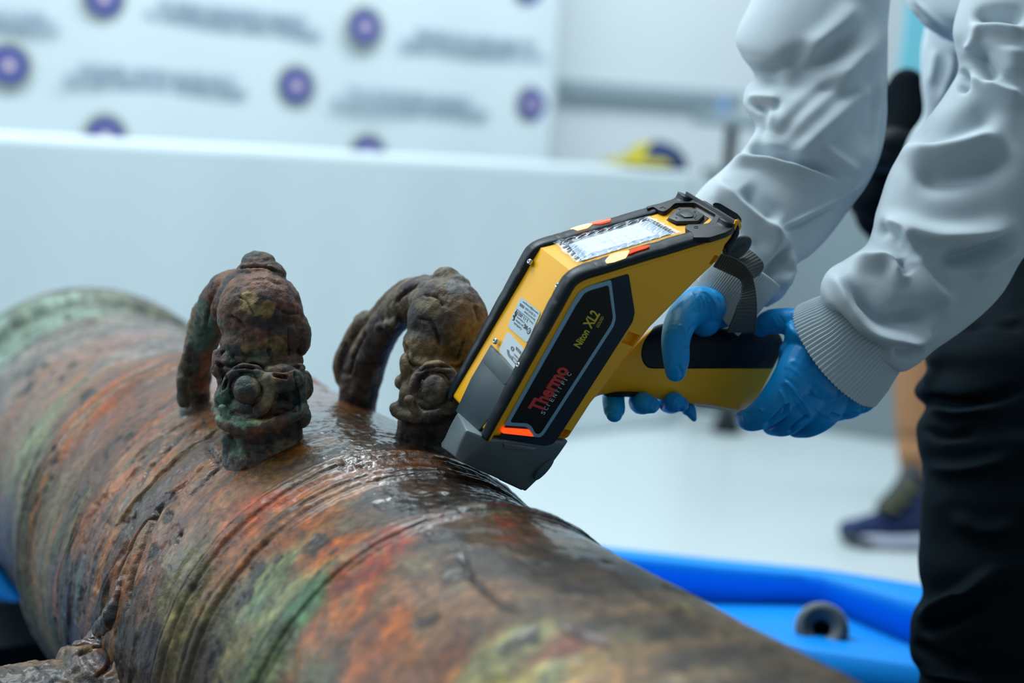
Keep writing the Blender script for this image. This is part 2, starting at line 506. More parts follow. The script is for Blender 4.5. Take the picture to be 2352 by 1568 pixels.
cyl(pt, 0.0, .03, .16, .15, 'foot', rubber, tt, bev=.008)
cc = P(1663, 232, d2 - .05)
cup = thing('cup', (cc[0], cc[1], zt), 'small blue cup standing on the grey bistro table', 'cup')
cyl(cc, zt + .0005, zt + .045, .018, .022, 'cup_body', pm('blue_cup', (.18, .33, .62), .4), cup)
cyl(cc, zt + .045, zt + .050, .023, .023, 'lid', pm('blue_lid', (.40, .55, .75), .4), cup, bev=.001)
# dark table foot on the floor behind the hand, with post and disc
fp = ray_z(1668, 992, 0)
ft = thing('table_foot', (fp[0], fp[1], 0), 'dark table foot on the floor behind the yellow grip', 'table_foot')
cyl(fp, 0, .05, .05, .035, 'foot', rubber, ft)
cyl(fp, .05, .27, .018, .018, 'post', rubber, ft)
cyl(fp, .27, .30, .12, .12, 'top_disc', pm('top_disc_grey', (.08, .10, .11), .5), ft, bev=.01)
# pale cyan column behind the technician
pc = P(2086, 300, 3.2)
col = thing('roll_up_stand', (pc[0], pc[1], 0), 'pale cyan roll-up stand seen between the two white sleeves', 'stand')
boxd(P(2050, 300, 3.9) * [1, 1, 0], np.array([1., 0, 0]), back, .42, .02, .62, 2.2, 'panel', pm('cyan_panel', (.16, .50, .60), .6), col)
boxd(P(2050, 300, 3.9) * [1, 1, 0] + np.array([.39, .02, 0]), np.array([1., 0, 0]), back, .03, .03, .03, 2.2, 'post', steel, col)
boxd(P(2050, 300, 3.9) * [1, 1, 0] + np.array([.34, -.05, 0]), np.array([1., 0, 0]), back, .15, .18, .0, .03, 'base', steel, col)

# =================================================================== BLUE TUB
tub = thing('tub', tuple(P(1700, 1500, 1.6) * [1, 1, 0]), 'bright blue plastic tub with sloping rim under the cannon', 'tub')
bluep = pm('blue_plastic', (.001, .27, .84), .45, spec=.2)
rows = [  # from the outside foot over the rim, down the inner wall, over a ledge and to the bottom
    [(1180, 1300, 2.30), (1400, 1340, 2.26), (1640, 1400, 2.20), (1890, 1420, 2.14), (2115, 1440, 2.10), (2500, 1580, 2.0)],
    [(1150, 1232, 2.14), (1400, 1266, 2.10), (1640, 1292, 2.06), (1890, 1316, 2.02), (2115, 1352, 1.96), (2500, 1440, 1.88)],
    [(1150, 1244, 2.06), (1400, 1278, 2.03), (1640, 1304, 2.0), (1885, 1326, 1.96), (2115, 1396, 1.88), (2500, 1530, 1.80)],
    [(1150, 1350, 2.10), (1400, 1362, 2.07), (1640, 1390, 2.04), (1880, 1392, 2.0), (2115, 1500, 1.93), (2500, 1640, 1.84)],
    [(1150, 1440, 1.80), (1400, 1448, 1.78), (1620, 1455, 1.76), (1830, 1468, 1.73), (2115, 1512, 1.68), (2500, 1590, 1.62)],
    [(1150, 1462, 1.74), (1400, 1470, 1.72), (1620, 1480, 1.70), (1830, 1496, 1.67), (2115, 1540, 1.62), (2500, 1630, 1.56)],
    [(1150, 1640, 1.76), (1400, 1650, 1.74), (1620, 1680, 1.72), (1830, 1720, 1.69), (2115, 1780, 1.66), (2500, 1830, 1.6)],
]
rows = [[(640, r[0][1] - 82 * (1 if r[0][1] < 1500 else 0), r[0][2] + .22)] + r for r in rows]
G = np.array([[P(*q) for q in r] for r in rows])
V = G.reshape(-1, 3)
F = gridfaces(len(rows), len(rows[0]), False)
o = mk('tub_wall', V, F, bluep, tub)
m = o.modifiers.new('c', 'SUBSURF'); m.subdivision_type = 'SIMPLE'; m.levels = m.render_levels = 2
m = o.modifiers.new('t', 'SOLIDIFY'); m.thickness = .006
# left side of the same tub, seen under the cannon
rowsL = [
    [(-420, 1060, 2.2), (-60, 1180, 2.1), (60, 1360, 2.05), (170, 1420, 2.0)],
    [(-420, 1100, 2.1), (-70, 1230, 2.02), (45, 1390, 1.98), (160, 1450, 1.95)],
    [(-420, 1180, 2.1), (-70, 1330, 2.02), (40, 1420, 1.98), (150, 1470, 1.95)],
    [(-420, 1460, 2.0), (-70, 1470, 1.96), (40, 1475, 1.94), (150, 1490, 1.92)],
    [(-420, 1500, 1.8), (-70, 1520, 1.8), (40, 1530, 1.8), (150, 1545, 1.8)]]
G = np.array([[P(*q) for q in r] for r in rowsL])
o = mk('tub_wall', G.reshape(-1, 3), gridfaces(len(rowsL), 4, False), bluep, tub)
m = o.modifiers.new('c', 'SUBSURF'); m.subdivision_type = 'SIMPLE'; m.levels = m.render_levels = 2
m = o.modifiers.new('t', 'SOLIDIFY'); m.thickness = .006
fl = P(900, 1700, 1.7); zf = min(.2, P(1830, 1720, 1.69)[2])
q = [(-1.0, .75, zf), (.72, .75, zf), (.85, 1.7, zf), (-1.0, 2.1, zf)]
q = np.array(q + [(x, y, z - .01) for x, y, z in q])
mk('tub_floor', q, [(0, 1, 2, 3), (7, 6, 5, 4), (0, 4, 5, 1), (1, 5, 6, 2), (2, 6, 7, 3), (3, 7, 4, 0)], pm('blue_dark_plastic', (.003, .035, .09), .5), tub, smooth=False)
# trestle legs of the tub
for (x, y) in ((-.8, .9), (.55, .9), (-.8, 1.8), (.6, 1.5)):
    boxd(np.array([x, y, 0]), np.array([1., 0, 0]), back, .05, .05, 0, zf - .01, 'leg', steel, tub)
# grey rubber bung ring in the tub wall
dr = 1.745
rc0 = camP(1887, 1446, dr); vdir = nrm(-rc0 + np.array([0, .25, 0])); e1 = nrm(np.cross([0, 1., 0], vdir)); e2 = np.cross(vdir, e1)
def ringmesh(prof, n=48):
    V = []
    for k in range(n):
        a = 2 * math.pi * k / n
        for r, h in prof: V.append(rc0 + (e1 * math.cos(a) + e2 * math.sin(a)) * r + vdir * h)
    mm = len(prof); F = []
    for k in range(n):
        for j in range(mm):
            F.append((k * mm + j, ((k + 1) % n) * mm + j, ((k + 1) % n) * mm + (j + 1) % mm, k * mm + (j + 1) % mm))
    return toW(np.array(V)), F
s_ = dr / FPX
V, F = ringmesh([(58 * s_, -.02), (58 * s_, .014), (54 * s_, .022), (40 * s_, .024), (34 * s_, .018), (24 * s_, .018), (20 * s_, .012), (18 * s_, -.02)])
fixn(mk('drain_ring', V, F, pm('grey_rubber', (.055, .075, .085), .5), tub, label='grey rubber drain ring'))
V, F = ringmesh([(17.9 * s_, -.03), (17.9 * s_, -.012), (.0005, -.012), (.0005, -.03)])
fixn(mk('drain_hole', V, F, pm('drain_black', (.002, .002, .003), .8), tub))
V, F = ringmesh([(62 * s_, -.02), (62 * s_, .006), (58.3 * s_, .006), (58.3 * s_, -.02)])
fixn(mk('drain_flange', V, F, pm('pale_grey_rubber', (.3, .38, .42), .5), tub))

# =================================================================== CANNON
cA, cT, cV, cO = np.array([-.5038708, .1518903, -.85031968]), np.array([-.86089102, -.00787423, .50872847]), np.array([.07057531, .98836599, .13472859]), np.array([-.1166, -.28552, -1.22])
def cyl_pt(s, th, r):             # barrel coordinates -> world
    s = np.asarray(s)[..., None]; th = np.asarray(th)[..., None]; r = np.asarray(r)[..., None]
    return toW(cO + cA * s + r * (np.cos(th) * cT + np.sin(th) * cV))
def bhit(px, py, r=.19):
    D = camP(px, py, 1.0); o = -cO
    dA = D - cA * (D @ cA); oA = o - cA * (o @ cA)
    a = dA @ dA; b = 2 * dA @ oA; c = oA @ oA - r * r; q = b * b - 4 * a * c
    if q < 0: q = 0
    t = (-b - math.sqrt(q)) / 2 / a; X = D * t - cO
    return t, X @ cA, math.atan2(X @ cV, X @ cT)
prof = np.array([(-1.26, .158), (-1.0, .163), (-.55, .1765), (-.20, .1830), (-.165, .1835), (-.160, .1865), (-.150, .1885), (-.140, .1885), (-.134, .1850),
    (-.10, .1835), (-.055, .1845), (-.050, .1870), (-.042, .1895), (-.030, .1905), (-.024, .1880), (-.018, .1890), (-.010, .1935), (.0, .1965), (.008, .1960), (.014, .1935),
    (.03, .196), (.08, .2005), (.15, .203), (.25, .204), (.34, .204), (.400, .203), (.412, .207), (.425, .2105), (.445, .211), (.455, .205), (.465, .1985),
    (.52, .197), (.66, .195), (.74, .194), (.80, .193), (.815, .197), (.835, .199), (.85, .195), (.86, .190), (.90, .188), (.94, .192), (.952, .208), (.965, .213), (1.0, .2135), (1.02, .209), (1.03, .195)])
ss = np.unique(np.concatenate([np.linspace(-1.26, -.6, 40), np.linspace(-.6, -.2, 110), np.linspace(-.2, .46, 520), np.linspace(.46, 1.03, 200)]))
th = np.unique(np.concatenate([np.linspace(-math.radians(40), math.radians(140), 460), np.linspace(math.radians(140), math.radians(320), 90)[1:-1]]))
Sg, Tg = np.meshgrid(ss, th, indexing='ij')
R = np.interp(Sg, prof[:, 0], prof[:, 1])
q3 = np.stack([Sg * 1.0, R * np.cos(Tg), R * np.sin(Tg)], -1)
qa = np.stack([Sg * 3.2, R * np.cos(Tg), R * np.sin(Tg)], -1)      # features stretched round the barrel
warp = fbm(qa * 9, 4, 3)
R = R + .0016 * fbm(q3 * 22, 5, 11) + .0007 * fbm(q3 * 120, 3, 17)
# layered circumferential scars in the zone behind the first ring
zone = np.exp(-((Sg - .17) / .12) ** 4) * (1 - np.clip((np.degrees(Tg) - 62) / 14, 0, 1))
st = fbm(np.stack([Sg * 46 + warp * 1.6, R * np.cos(Tg) * 7, R * np.sin(Tg) * 7], -1), 4, 23)
cut = np.clip((st - .12) * 6, 0, 1)
R = R - zone * cut * .0035
rough_zone = np.exp(-((Sg + .012) / .014) ** 2) * np.exp(-((np.degrees(Tg) - 84) / 8) ** 2)
pit = np.clip(fbm(q3 * 75, 4, 31) - .05, 0, 1)
R = R - (.4 * zone + 1.5 * rough_zone) * pit * .010
pits2 = np.clip(fbm(q3 * 40, 4, 37) - .33, 0, 1)
R = R - pits2 * .006
# fine turned lines beside the rings
for s0 in (-.048, -.036, -.008, .006, -.158, -.141, .43, .83, .975, .99):
    R = R - .0024 * np.exp(-((Sg - s0 + .0012 * warp) / .0020) ** 2) * (.6 + .4 * (warp > -.3)); grv = 0 if s0 == -.048 and 'grv' not in globals() else globals().get('grv', 0)
    grv = grv + np.exp(-((Sg - s0 + .0012 * warp) / .0020) ** 2)
Vb = cyl_pt(Sg, Tg, R)
R = R + .0006 * fbm(q3 * 260, 3, 19) * np.clip((np.degrees(Tg) - 62) / 14, 0, 1) * np.clip((Sg + .2) / .1, 0, 1)
R = R + .0010 * fbm(np.stack([Sg * 90 + warp, R * np.cos(Tg) * 14, R * np.sin(Tg) * 14], -1), 3, 25) * np.clip((Sg + .1) / .1, 0, 1)
# the long cracks of the foreground surface
pj = proj(Vb)[..., :2].reshape(-1, 2)
crk = np.zeros(len(pj))
for pts, w, h in [([(1022, 1332), (1048, 1322), (1070, 1318), (1082, 1328), (1120, 1362), (1160, 1392), (1190, 1404)], 7, .0035), ([(1062, 1278), (1072, 1300), (1080, 1325)], 6, .0028),
                  ([(512, 1064), (490, 1085), (455, 1118), (430, 1140)], 4, .003), ([(372, 1160), (340, 1220), (320, 1270), (300, 1330), (292, 1400)], 5, .004),
                  ([(430, 985), (390, 1030), (345, 1075), (318, 1120)], 3.5, .0025), ([(480, 1030), (505, 1062)], 8, .003), ([(280, 1000), (245, 1030), (240, 1060)], 5, .002),
                  ([(415, 1222), (402, 1250)], 4, .0035), ([(310, 1175), (300, 1240)], 3, .002), ([(1300, 1440), (1330, 1460), (1400, 1478)], 9, .002)]:
    d, t = pdist(pj, smooth_pl(pts)); e = np.clip(np.minimum(t, 1 - t) * 8 + .3, 0, 1)
    crk = np.maximum(crk, 0); R = R - (h * e * np.exp(-(d / w) ** 2)).reshape(R.shape); crk = crk + (e * np.exp(-(d / w) ** 2))
Vb = cyl_pt(Sg, Tg, R)
def s2l(h):
    c = np.array([int(h[i:i + 2], 16) / 255 for i in (0, 2, 4)]); return np.where(c < .04045, c / 12.92, ((c + .055) / 1.055) ** 2.4)
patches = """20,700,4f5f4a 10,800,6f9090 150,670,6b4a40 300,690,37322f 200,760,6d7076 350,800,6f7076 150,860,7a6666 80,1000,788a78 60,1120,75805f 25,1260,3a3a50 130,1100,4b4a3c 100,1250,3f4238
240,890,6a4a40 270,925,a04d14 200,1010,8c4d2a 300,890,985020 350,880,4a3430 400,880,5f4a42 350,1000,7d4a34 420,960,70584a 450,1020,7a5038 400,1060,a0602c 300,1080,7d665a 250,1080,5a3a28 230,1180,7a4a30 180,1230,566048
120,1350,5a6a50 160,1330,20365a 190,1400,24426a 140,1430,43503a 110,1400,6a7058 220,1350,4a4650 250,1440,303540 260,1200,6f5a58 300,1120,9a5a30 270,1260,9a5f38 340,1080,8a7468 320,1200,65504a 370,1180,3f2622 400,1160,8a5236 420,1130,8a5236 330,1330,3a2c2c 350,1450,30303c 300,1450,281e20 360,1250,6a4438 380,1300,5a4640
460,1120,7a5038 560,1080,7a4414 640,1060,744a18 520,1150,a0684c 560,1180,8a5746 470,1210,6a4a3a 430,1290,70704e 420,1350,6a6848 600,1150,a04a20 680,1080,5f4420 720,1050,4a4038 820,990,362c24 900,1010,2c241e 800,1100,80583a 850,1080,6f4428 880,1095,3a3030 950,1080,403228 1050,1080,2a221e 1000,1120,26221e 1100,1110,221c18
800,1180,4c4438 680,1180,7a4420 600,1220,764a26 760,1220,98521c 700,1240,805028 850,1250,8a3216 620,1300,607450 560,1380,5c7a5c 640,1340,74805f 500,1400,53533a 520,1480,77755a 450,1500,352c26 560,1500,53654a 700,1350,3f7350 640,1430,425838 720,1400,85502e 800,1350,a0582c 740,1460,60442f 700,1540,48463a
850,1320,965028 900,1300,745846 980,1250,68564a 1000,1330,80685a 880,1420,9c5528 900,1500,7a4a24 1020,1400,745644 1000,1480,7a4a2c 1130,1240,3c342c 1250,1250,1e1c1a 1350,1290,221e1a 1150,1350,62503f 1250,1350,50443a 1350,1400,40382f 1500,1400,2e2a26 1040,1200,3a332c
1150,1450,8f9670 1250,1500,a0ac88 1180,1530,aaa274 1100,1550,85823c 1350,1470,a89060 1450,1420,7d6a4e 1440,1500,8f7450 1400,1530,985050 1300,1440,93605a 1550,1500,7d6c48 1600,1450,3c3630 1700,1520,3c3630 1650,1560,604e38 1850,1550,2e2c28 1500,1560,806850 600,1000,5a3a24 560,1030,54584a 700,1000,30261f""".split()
PS = []; PC = []  # patch colours: stains, plus painted pale sheen and blue tub reflection
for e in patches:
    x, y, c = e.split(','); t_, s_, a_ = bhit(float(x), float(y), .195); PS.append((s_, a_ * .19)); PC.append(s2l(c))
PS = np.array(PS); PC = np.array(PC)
w1 = .022 * fbm(q3 * 16, 5, 41); w2 = .022 * fbm(q3 * 16 + 7, 5, 43)
fx = (Sg + .55 * w1).ravel(); fy = (Tg * .19 + 1.6 * w2).ravel()
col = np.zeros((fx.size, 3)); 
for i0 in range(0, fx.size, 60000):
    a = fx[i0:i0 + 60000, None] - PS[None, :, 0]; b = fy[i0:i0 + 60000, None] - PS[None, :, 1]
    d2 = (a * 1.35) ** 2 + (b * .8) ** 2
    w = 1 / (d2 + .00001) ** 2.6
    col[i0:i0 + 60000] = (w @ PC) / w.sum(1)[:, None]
streak = fbm(np.stack([Sg * 34 + 1.2 * w1 * 30, R * np.cos(Tg) * 9, R * np.sin(Tg) * 9], -1), 4, 51).ravel()
spk = fbm(q3 * 95, 4, 57).ravel(); zr = zone.ravel()
str2 = fbm(np.stack([Sg * 110 + 1.2 * w1 * 80, R * np.cos(Tg) * 16, R * np.sin(Tg) * 16], -1), 3, 53).ravel()
col *= (1 + .55 * str2)[:, None]
bnd = fbm(np.stack([Sg * 60 + 1.2 * w1 * 50, R * np.cos(Tg) * 8, R * np.sin(Tg) * 8], -1), 5, 71).ravel(); bn2 = fbm(np.stack([Sg * 44 + 1.2 * w2 * 50, R * np.cos(Tg) * 6 + 3, R * np.sin(Tg) * 6], -1), 5, 73).ravel()
zb = (np.clip((Sg - .0) / .06, 0, 1) * np.clip((.8 - Sg) / .2, 0, 1) * (1 - np.clip((np.degrees(Tg) - 66) / 14, 0, 1))).ravel()
for f_, t_, c_, k_ in ((bnd, .10, (.30, .125, .050), .75), (-bnd, .14, (.055, .042, .045), .75), (bn2, .16, (.19, .150, .130), .6), (-bn2, .20, (.10, .12, .085), .45)):
    a_ = (np.clip((f_ - t_) * 9, 0, 1) * zb * k_)[:, None]; col = col * (1 - a_) + np.array(c_) * a_
fine = (.30 * (1 - zb))[:, None]; a_ = (np.clip((spk - .10) * 5, 0, 1))[:, None] * fine; col = col * (1 - a_) + col * a_ * 1.9
a_ = (np.clip((-spk - .12) * 5, 0, 1))[:, None] * fine * 1.6; col = col * (1 - a_) + col * a_ * .35
dark = np.clip((streak - .12) * 3.2, 0, 1) * (.35 + .5 * zr)
orange = np.clip((-streak - .18) * 3, 0, 1) * (.25 + .5 * zr)
col = col * (1 - dark[:, None]) + np.array([.020, .012, .010]) * dark[:, None]
col = col * (1 - .6 * orange[:, None]) + np.array([.24, .095, .035]) * .6 * orange[:, None]
vg = np.clip((fbm(q3 * 30, 4, 61).ravel() - .30) * 5, 0, 1) * .35
col = col * (1 - vg[:, None]) + np.array([.16, .20, .12]) * vg[:, None]
col *= (1 + .45 * spk)[:, None]
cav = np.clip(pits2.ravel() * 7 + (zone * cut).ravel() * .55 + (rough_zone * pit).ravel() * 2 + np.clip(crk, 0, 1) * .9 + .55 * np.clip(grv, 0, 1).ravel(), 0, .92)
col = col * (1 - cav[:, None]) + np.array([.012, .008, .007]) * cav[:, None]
lum = col.mean(1)[:, None]; base_ = np.array([.105, .066, .045])
col = col * .84 + .16 * (lum / .07) * base_
lum = col.mean(1)[:, None]; col = lum + 1.28 * (col - lum)
col = np.clip(col * np.array([1.04, .95, .78]) * .84, .002, 1)
wet = np.clip((np.degrees(Tg) - 70) / 10 + .5 * warp, 0, 1) * np.clip((Sg + .35) / .2, 0, 1) * np.clip((.42 - Sg) / .1, 0, 1)

def bronze_mat(name, attr=True, base=(.05, .03, .02), rough=.42, bscale=1.0, bstr=1.0):
    if name in MATS: return MATS[name]
    m = bpy.data.materials.new(name); m.use_nodes = True; nt = m.node_tree; N = nt.nodes; L = nt.links; b = N['Principled BSDF']
    tc = N.new('ShaderNodeTexCoord')
    if attr:
        at = N.new('ShaderNodeAttribute'); at.attribute_name = 'stain_sheen'
        n = N.new('ShaderNodeTexNoise'); n.inputs['Scale'].default_value = 170; n.inputs['Detail'].default_value = 6; L.new(tc.outputs['Object'], n.inputs['Vector'])
        r = N.new('ShaderNodeMapRange'); r.inputs[1].default_value = .3; r.inputs[2].default_value = .7; r.inputs[3].default_value = .55; r.inputs[4].default_value = 1.5; L.new(n.outputs['Fac'], r.inputs[0])
        vm = N.new('ShaderNodeVectorMath'); vm.operation = 'SCALE'; L.new(at.outputs['Color'], vm.inputs[0]); L.new(r.outputs[0], vm.inputs['Scale'])
        L.new(vm.outputs[0], b.inputs['Base Color'])
        mr = N.new('ShaderNodeMapRange'); mr.inputs[3].default_value = rough; mr.inputs[4].default_value = .20; L.new(at.outputs['Alpha'], mr.inputs[0])
        n3 = N.new('ShaderNodeTexNoise'); n3.inputs['Scale'].default_value = 30; n3.inputs['Detail'].default_value = 4; L.new(tc.outputs['Object'], n3.inputs['Vector'])
        ad = N.new('ShaderNodeMath'); ad.operation = 'MULTIPLY_ADD'; ad.inputs[1].default_value = .35; L.new(n3.outputs['Fac'], ad.inputs[0]); 
        sb = N.new('ShaderNodeMath'); sb.operation = 'SUBTRACT'; sb.inputs[1].default_value = .17; L.new(mr.outputs[0], sb.inputs[0]); L.new(sb.outputs[0], ad.inputs[2])
        L.new(ad.outputs[0], b.inputs['Roughness'])
        cw = N.new('ShaderNodeMath'); cw.operation = 'MULTIPLY'; cw.inputs[1].default_value = .85; L.new(at.outputs['Alpha'], cw.inputs[0]); L.new(cw.outputs[0], b.inputs['Coat Weight'])
        b.inputs['Coat Roughness'].default_value = .13
    prev = None
    for sc, stg, ds in ((60, .35, .002), (260, .45, .0010), (900, .35, .0005)):
        n = N.new('ShaderNodeTexNoise'); n.inputs['Scale'].default_value = sc * bscale; n.inputs['Detail'].default_value = 5; L.new(tc.outputs['Object'], n.inputs['Vector'])
        bp = N.new('ShaderNodeBump'); bp.inputs['Strength'].default_value = min(1, stg * bstr); bp.inputs['Distance'].default_value = ds * bstr; L.new(n.outputs['Fac'], bp.inputs['Height'])
        if prev: L.new(prev.outputs[0], bp.inputs['Normal'])
        prev = bp
    L.new(prev.outputs[0], b.inputs['Normal'])
    b.inputs['Specular IOR Level'].default_value = .42
    MATS[name] = m; return m
barrelm = bronze_mat('corroded_bronze_barrel', rough=.55, bstr=1.35); dolphm = bronze_mat('corroded_bronze_handle', rough=.58, bstr=1.7)
def setcol(o, rgb, a):
    at = o.data.color_attributes.new('stain_sheen', 'FLOAT_COLOR', 'POINT')
    at.data.foreach_set('color', np.c_[rgb, a].astype(np.float32).ravel())
cbase = cyl_pt(np.array(.1), np.array(0.), np.array(0.)); 
can = thing('cannon', (cbase[0], cbase[1], .28), 'corroded bronze cannon with orange and green patina and two lifting handles', 'cannon')
nS, nT = Sg.shape
F = gridfaces(nS, nT)
Vv = Vb.reshape(-1, 3); k = len(Vv)
c0 = cyl_pt(np.array(-1.26), np.array(0.), np.array(0.)); 
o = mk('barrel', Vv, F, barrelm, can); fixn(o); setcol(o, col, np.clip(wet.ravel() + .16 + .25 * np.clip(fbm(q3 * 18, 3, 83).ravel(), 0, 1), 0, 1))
def simple_bar(name, s0, s1, rr, mat):    # turned end pieces
    pr = rr; n = 64; V = []
    for i, (s, r) in enumerate(pr):
        for k in range(n): V.append(cyl_pt(np.array(s), np.array(2 * math.pi * k / n), np.array(r)))
    F = [tuple(f) for f in gridfaces(len(pr), n)]
    o = mk(name, np.array(V), F, mat, can); fixn(o); return o
endm = pm('bronze_end', (.05, .035, .025), .4, bump=('noise', 120, .5, .003))
simple_bar('breech', 1.03, 1.3, [(1.028, .196), (1.06, .16), (1.10, .10), (1.12, .045), (1.14, .04), (1.16, .055), (1.19, .06), (1.22, .045), (1.235, .001)], endm)
simple_bar('muzzle', -1.3, -1.26, [(-1.255, .158), (-1.29, .175), (-1.33, .178), (-1.36, .165), (-1.365, .07), (-1.2, .065), (-1.0, .001)], endm)

def organic(o, seeds, amp=.0010, big=.0022, palette=None, scale=1.0):
    """rough corroded surface + corrosion colours for the cast pieces"""
    w = getco(o); n = getn(o)
    w2 = w + n * (big * fbm(w * 38 * scale, 4, seeds) + amp * fbm(w * 130, 4, seeds + 3) - .0035 * np.clip(fbm(w * 70, 3, seeds + 5) - .36, 0, 1))[:, None]
    setco(o, w2)
    f1 = fbm(w * 34, 5, seeds + 9); f2 = fbm(w * 48 + 5, 5, seeds + 10); f3 = fbm(w * 26 + 9, 5, seeds + 12); f4 = fbm(w * 110, 4, seeds + 13)
    pal = palette
    c = np.tile(np.array(pal[0]), (len(w), 1))
    for cc, f, t0, k in ((pal[1], f1, .02, 5), (pal[2], f2, .12, 6), (pal[3], f3, .16, 7), (pal[4], f1 * -1, .26, 7)):
        a = np.clip((f - t0) * k * 2.4, 0, 1)[:, None] * .85; c = c * (1 - a) + np.array(cc) * a
    c = c * (1 + .7 * f4)[:, None]
    return w, c
def paint(c, w, spots):
    pj = proj(w)[:, :2]; wx = 26 * fbm(w * 60, 5, 77); wy = 26 * fbm(w * 60 + 3, 5, 79)
    q = pj + np.stack([wx, wy], 1)
    for x, y, r1, r2, cc, al in spots:
        d = np.sqrt(((q[:, 0] - x) / r1) ** 2 + ((q[:, 1] - y) / r2) ** 2)
        a = (np.clip((1.15 - d) * 4.5, 0, 1) * al)[:, None]
        c = c * (1 - a) + s2l(cc) * a
    return c
def hollow_tone(o, c):                  # darkens the hollows of the casting, lightens its raised edges
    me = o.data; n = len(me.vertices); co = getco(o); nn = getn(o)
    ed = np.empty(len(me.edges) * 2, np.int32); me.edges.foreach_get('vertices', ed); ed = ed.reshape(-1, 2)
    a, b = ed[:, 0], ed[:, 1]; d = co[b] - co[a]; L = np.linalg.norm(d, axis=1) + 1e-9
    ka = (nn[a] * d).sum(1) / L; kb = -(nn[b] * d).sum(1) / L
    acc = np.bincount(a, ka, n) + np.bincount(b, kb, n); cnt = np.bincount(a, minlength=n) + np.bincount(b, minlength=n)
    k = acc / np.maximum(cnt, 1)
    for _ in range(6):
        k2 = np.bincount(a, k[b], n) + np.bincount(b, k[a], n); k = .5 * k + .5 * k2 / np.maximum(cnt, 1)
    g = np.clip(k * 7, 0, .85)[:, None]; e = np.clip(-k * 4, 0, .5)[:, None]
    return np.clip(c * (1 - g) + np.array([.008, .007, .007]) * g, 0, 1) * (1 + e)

# trunnion, pointing to the left and towards the viewer
def tr_pt(u, s, v): return toW(cO + cA * s + cT * u + cV * v)
tc_s, tc_v, tr_r = .118, -.062, .060
V = []; us = np.concatenate([np.linspace(.12, .36, 150)]); nseg = 260
for u in us:
    rr = tr_r + (.0095 * np.clip((.232 - u) / .006, 0, 1) if u < .24 else 0) + .012 * np.clip((.205 - u) / .05, 0, 1)
    for k in range(nseg):
        a = 2 * math.pi * k / nseg; V.append(tr_pt(u, tc_s + rr * math.cos(a), tc_v + rr * math.sin(a)))
V.append(tr_pt(.362, tc_s, tc_v)); F = [tuple(f) for f in gridfaces(len(us), nseg)] + [((len(us) - 1) * nseg + k, (len(us) - 1) * nseg + (k + 1) % nseg, len(V) - 1) for k in range(nseg)]
o = mk('trunnion', np.array(V), F, barrelm, can, label='rusty trunnion stub at the bottom left'); fixn(o)
w, c = organic(o, 201, .0026, .0030, [(.085, .050, .032), (.26, .105, .035), (.050, .055, .072), (.28, .17, .07), (.06, .045, .045)])
sculpt(o, [([(165, 1507), (210, 1490), (235, 1480), (252, 1500), (250, 1530), (215, 1560)], 4, -.004)])
c = paint(c, w, [(280, 1520, 30, 60, '7a4a2a', .7), (120, 1500, 80, 14, '8a6a44', .6), (200, 1520, 50, 25, '50505a', .6)]); setcol(o, hollow_tone(o, c) * .5, np.full(len(w), .25))
# crust of rust where trunnion and barrel meet
d0 = bhit(250, 1440)[0]
o = blob('rust_crust', [chain([(282, 1330, bhit(282, 1330, .2)[0], 6), (272, 1375, bhit(272, 1375, .2)[0], 13), (258, 1420, bhit(258, 1420, .2)[0], 24), (240, 1455, d0, 30), (215, 1476, d0 - .01, 22)]),
    ell(275, 1440, d0, 24, 50, 20), ell(190, 1480, d0 - .02, 24, 8, 20), ell(230, 1482, d0 - .02, 30, 12, 22)], barrelm, can, .0016, 2, label='dark crust of rust above the trunnion')
w, c = organic(o, 211, .0022, .0050, [(.022, .015, .014), (.07, .025, .015), (.02, .02, .025), (.10, .035, .02), (.01, .008, .008)])
setcol(o, c, np.full(len(w), .5))

# ---- lifting handles cast as sea creatures
PAL1 = [(.062, .036, .024), (.13, .052, .024), (.020, .017, .018), (.14, .105, .058), (.032, .050, .046)]
PAL2 = [(.040, .028, .021), (.085, .053, .030), (.015, .013, .013), (.11, .085, .050), (.06, .055, .054)]
def torus_arc(x, y, d, rx, ry, r, a0, a1, n=14, dz=0.0, rot=0):
    pts = []
    for i in range(n):
        a = math.radians(a0 + (a1 - a0) * i / (n - 1)); X = rx * math.cos(a); Y = -ry * math.sin(a)
        ca, sa = math.cos(math.radians(rot)), math.sin(math.radians(rot))
        pts.append((x + X * ca - Y * sa, y + X * sa + Y * ca, d + dz, r))
    return chain(pts, n * 2, 14)
dh = bhit(600, 1015, .203)[0] - .012; dt = bhit(432, 955, .203)[0] + .01
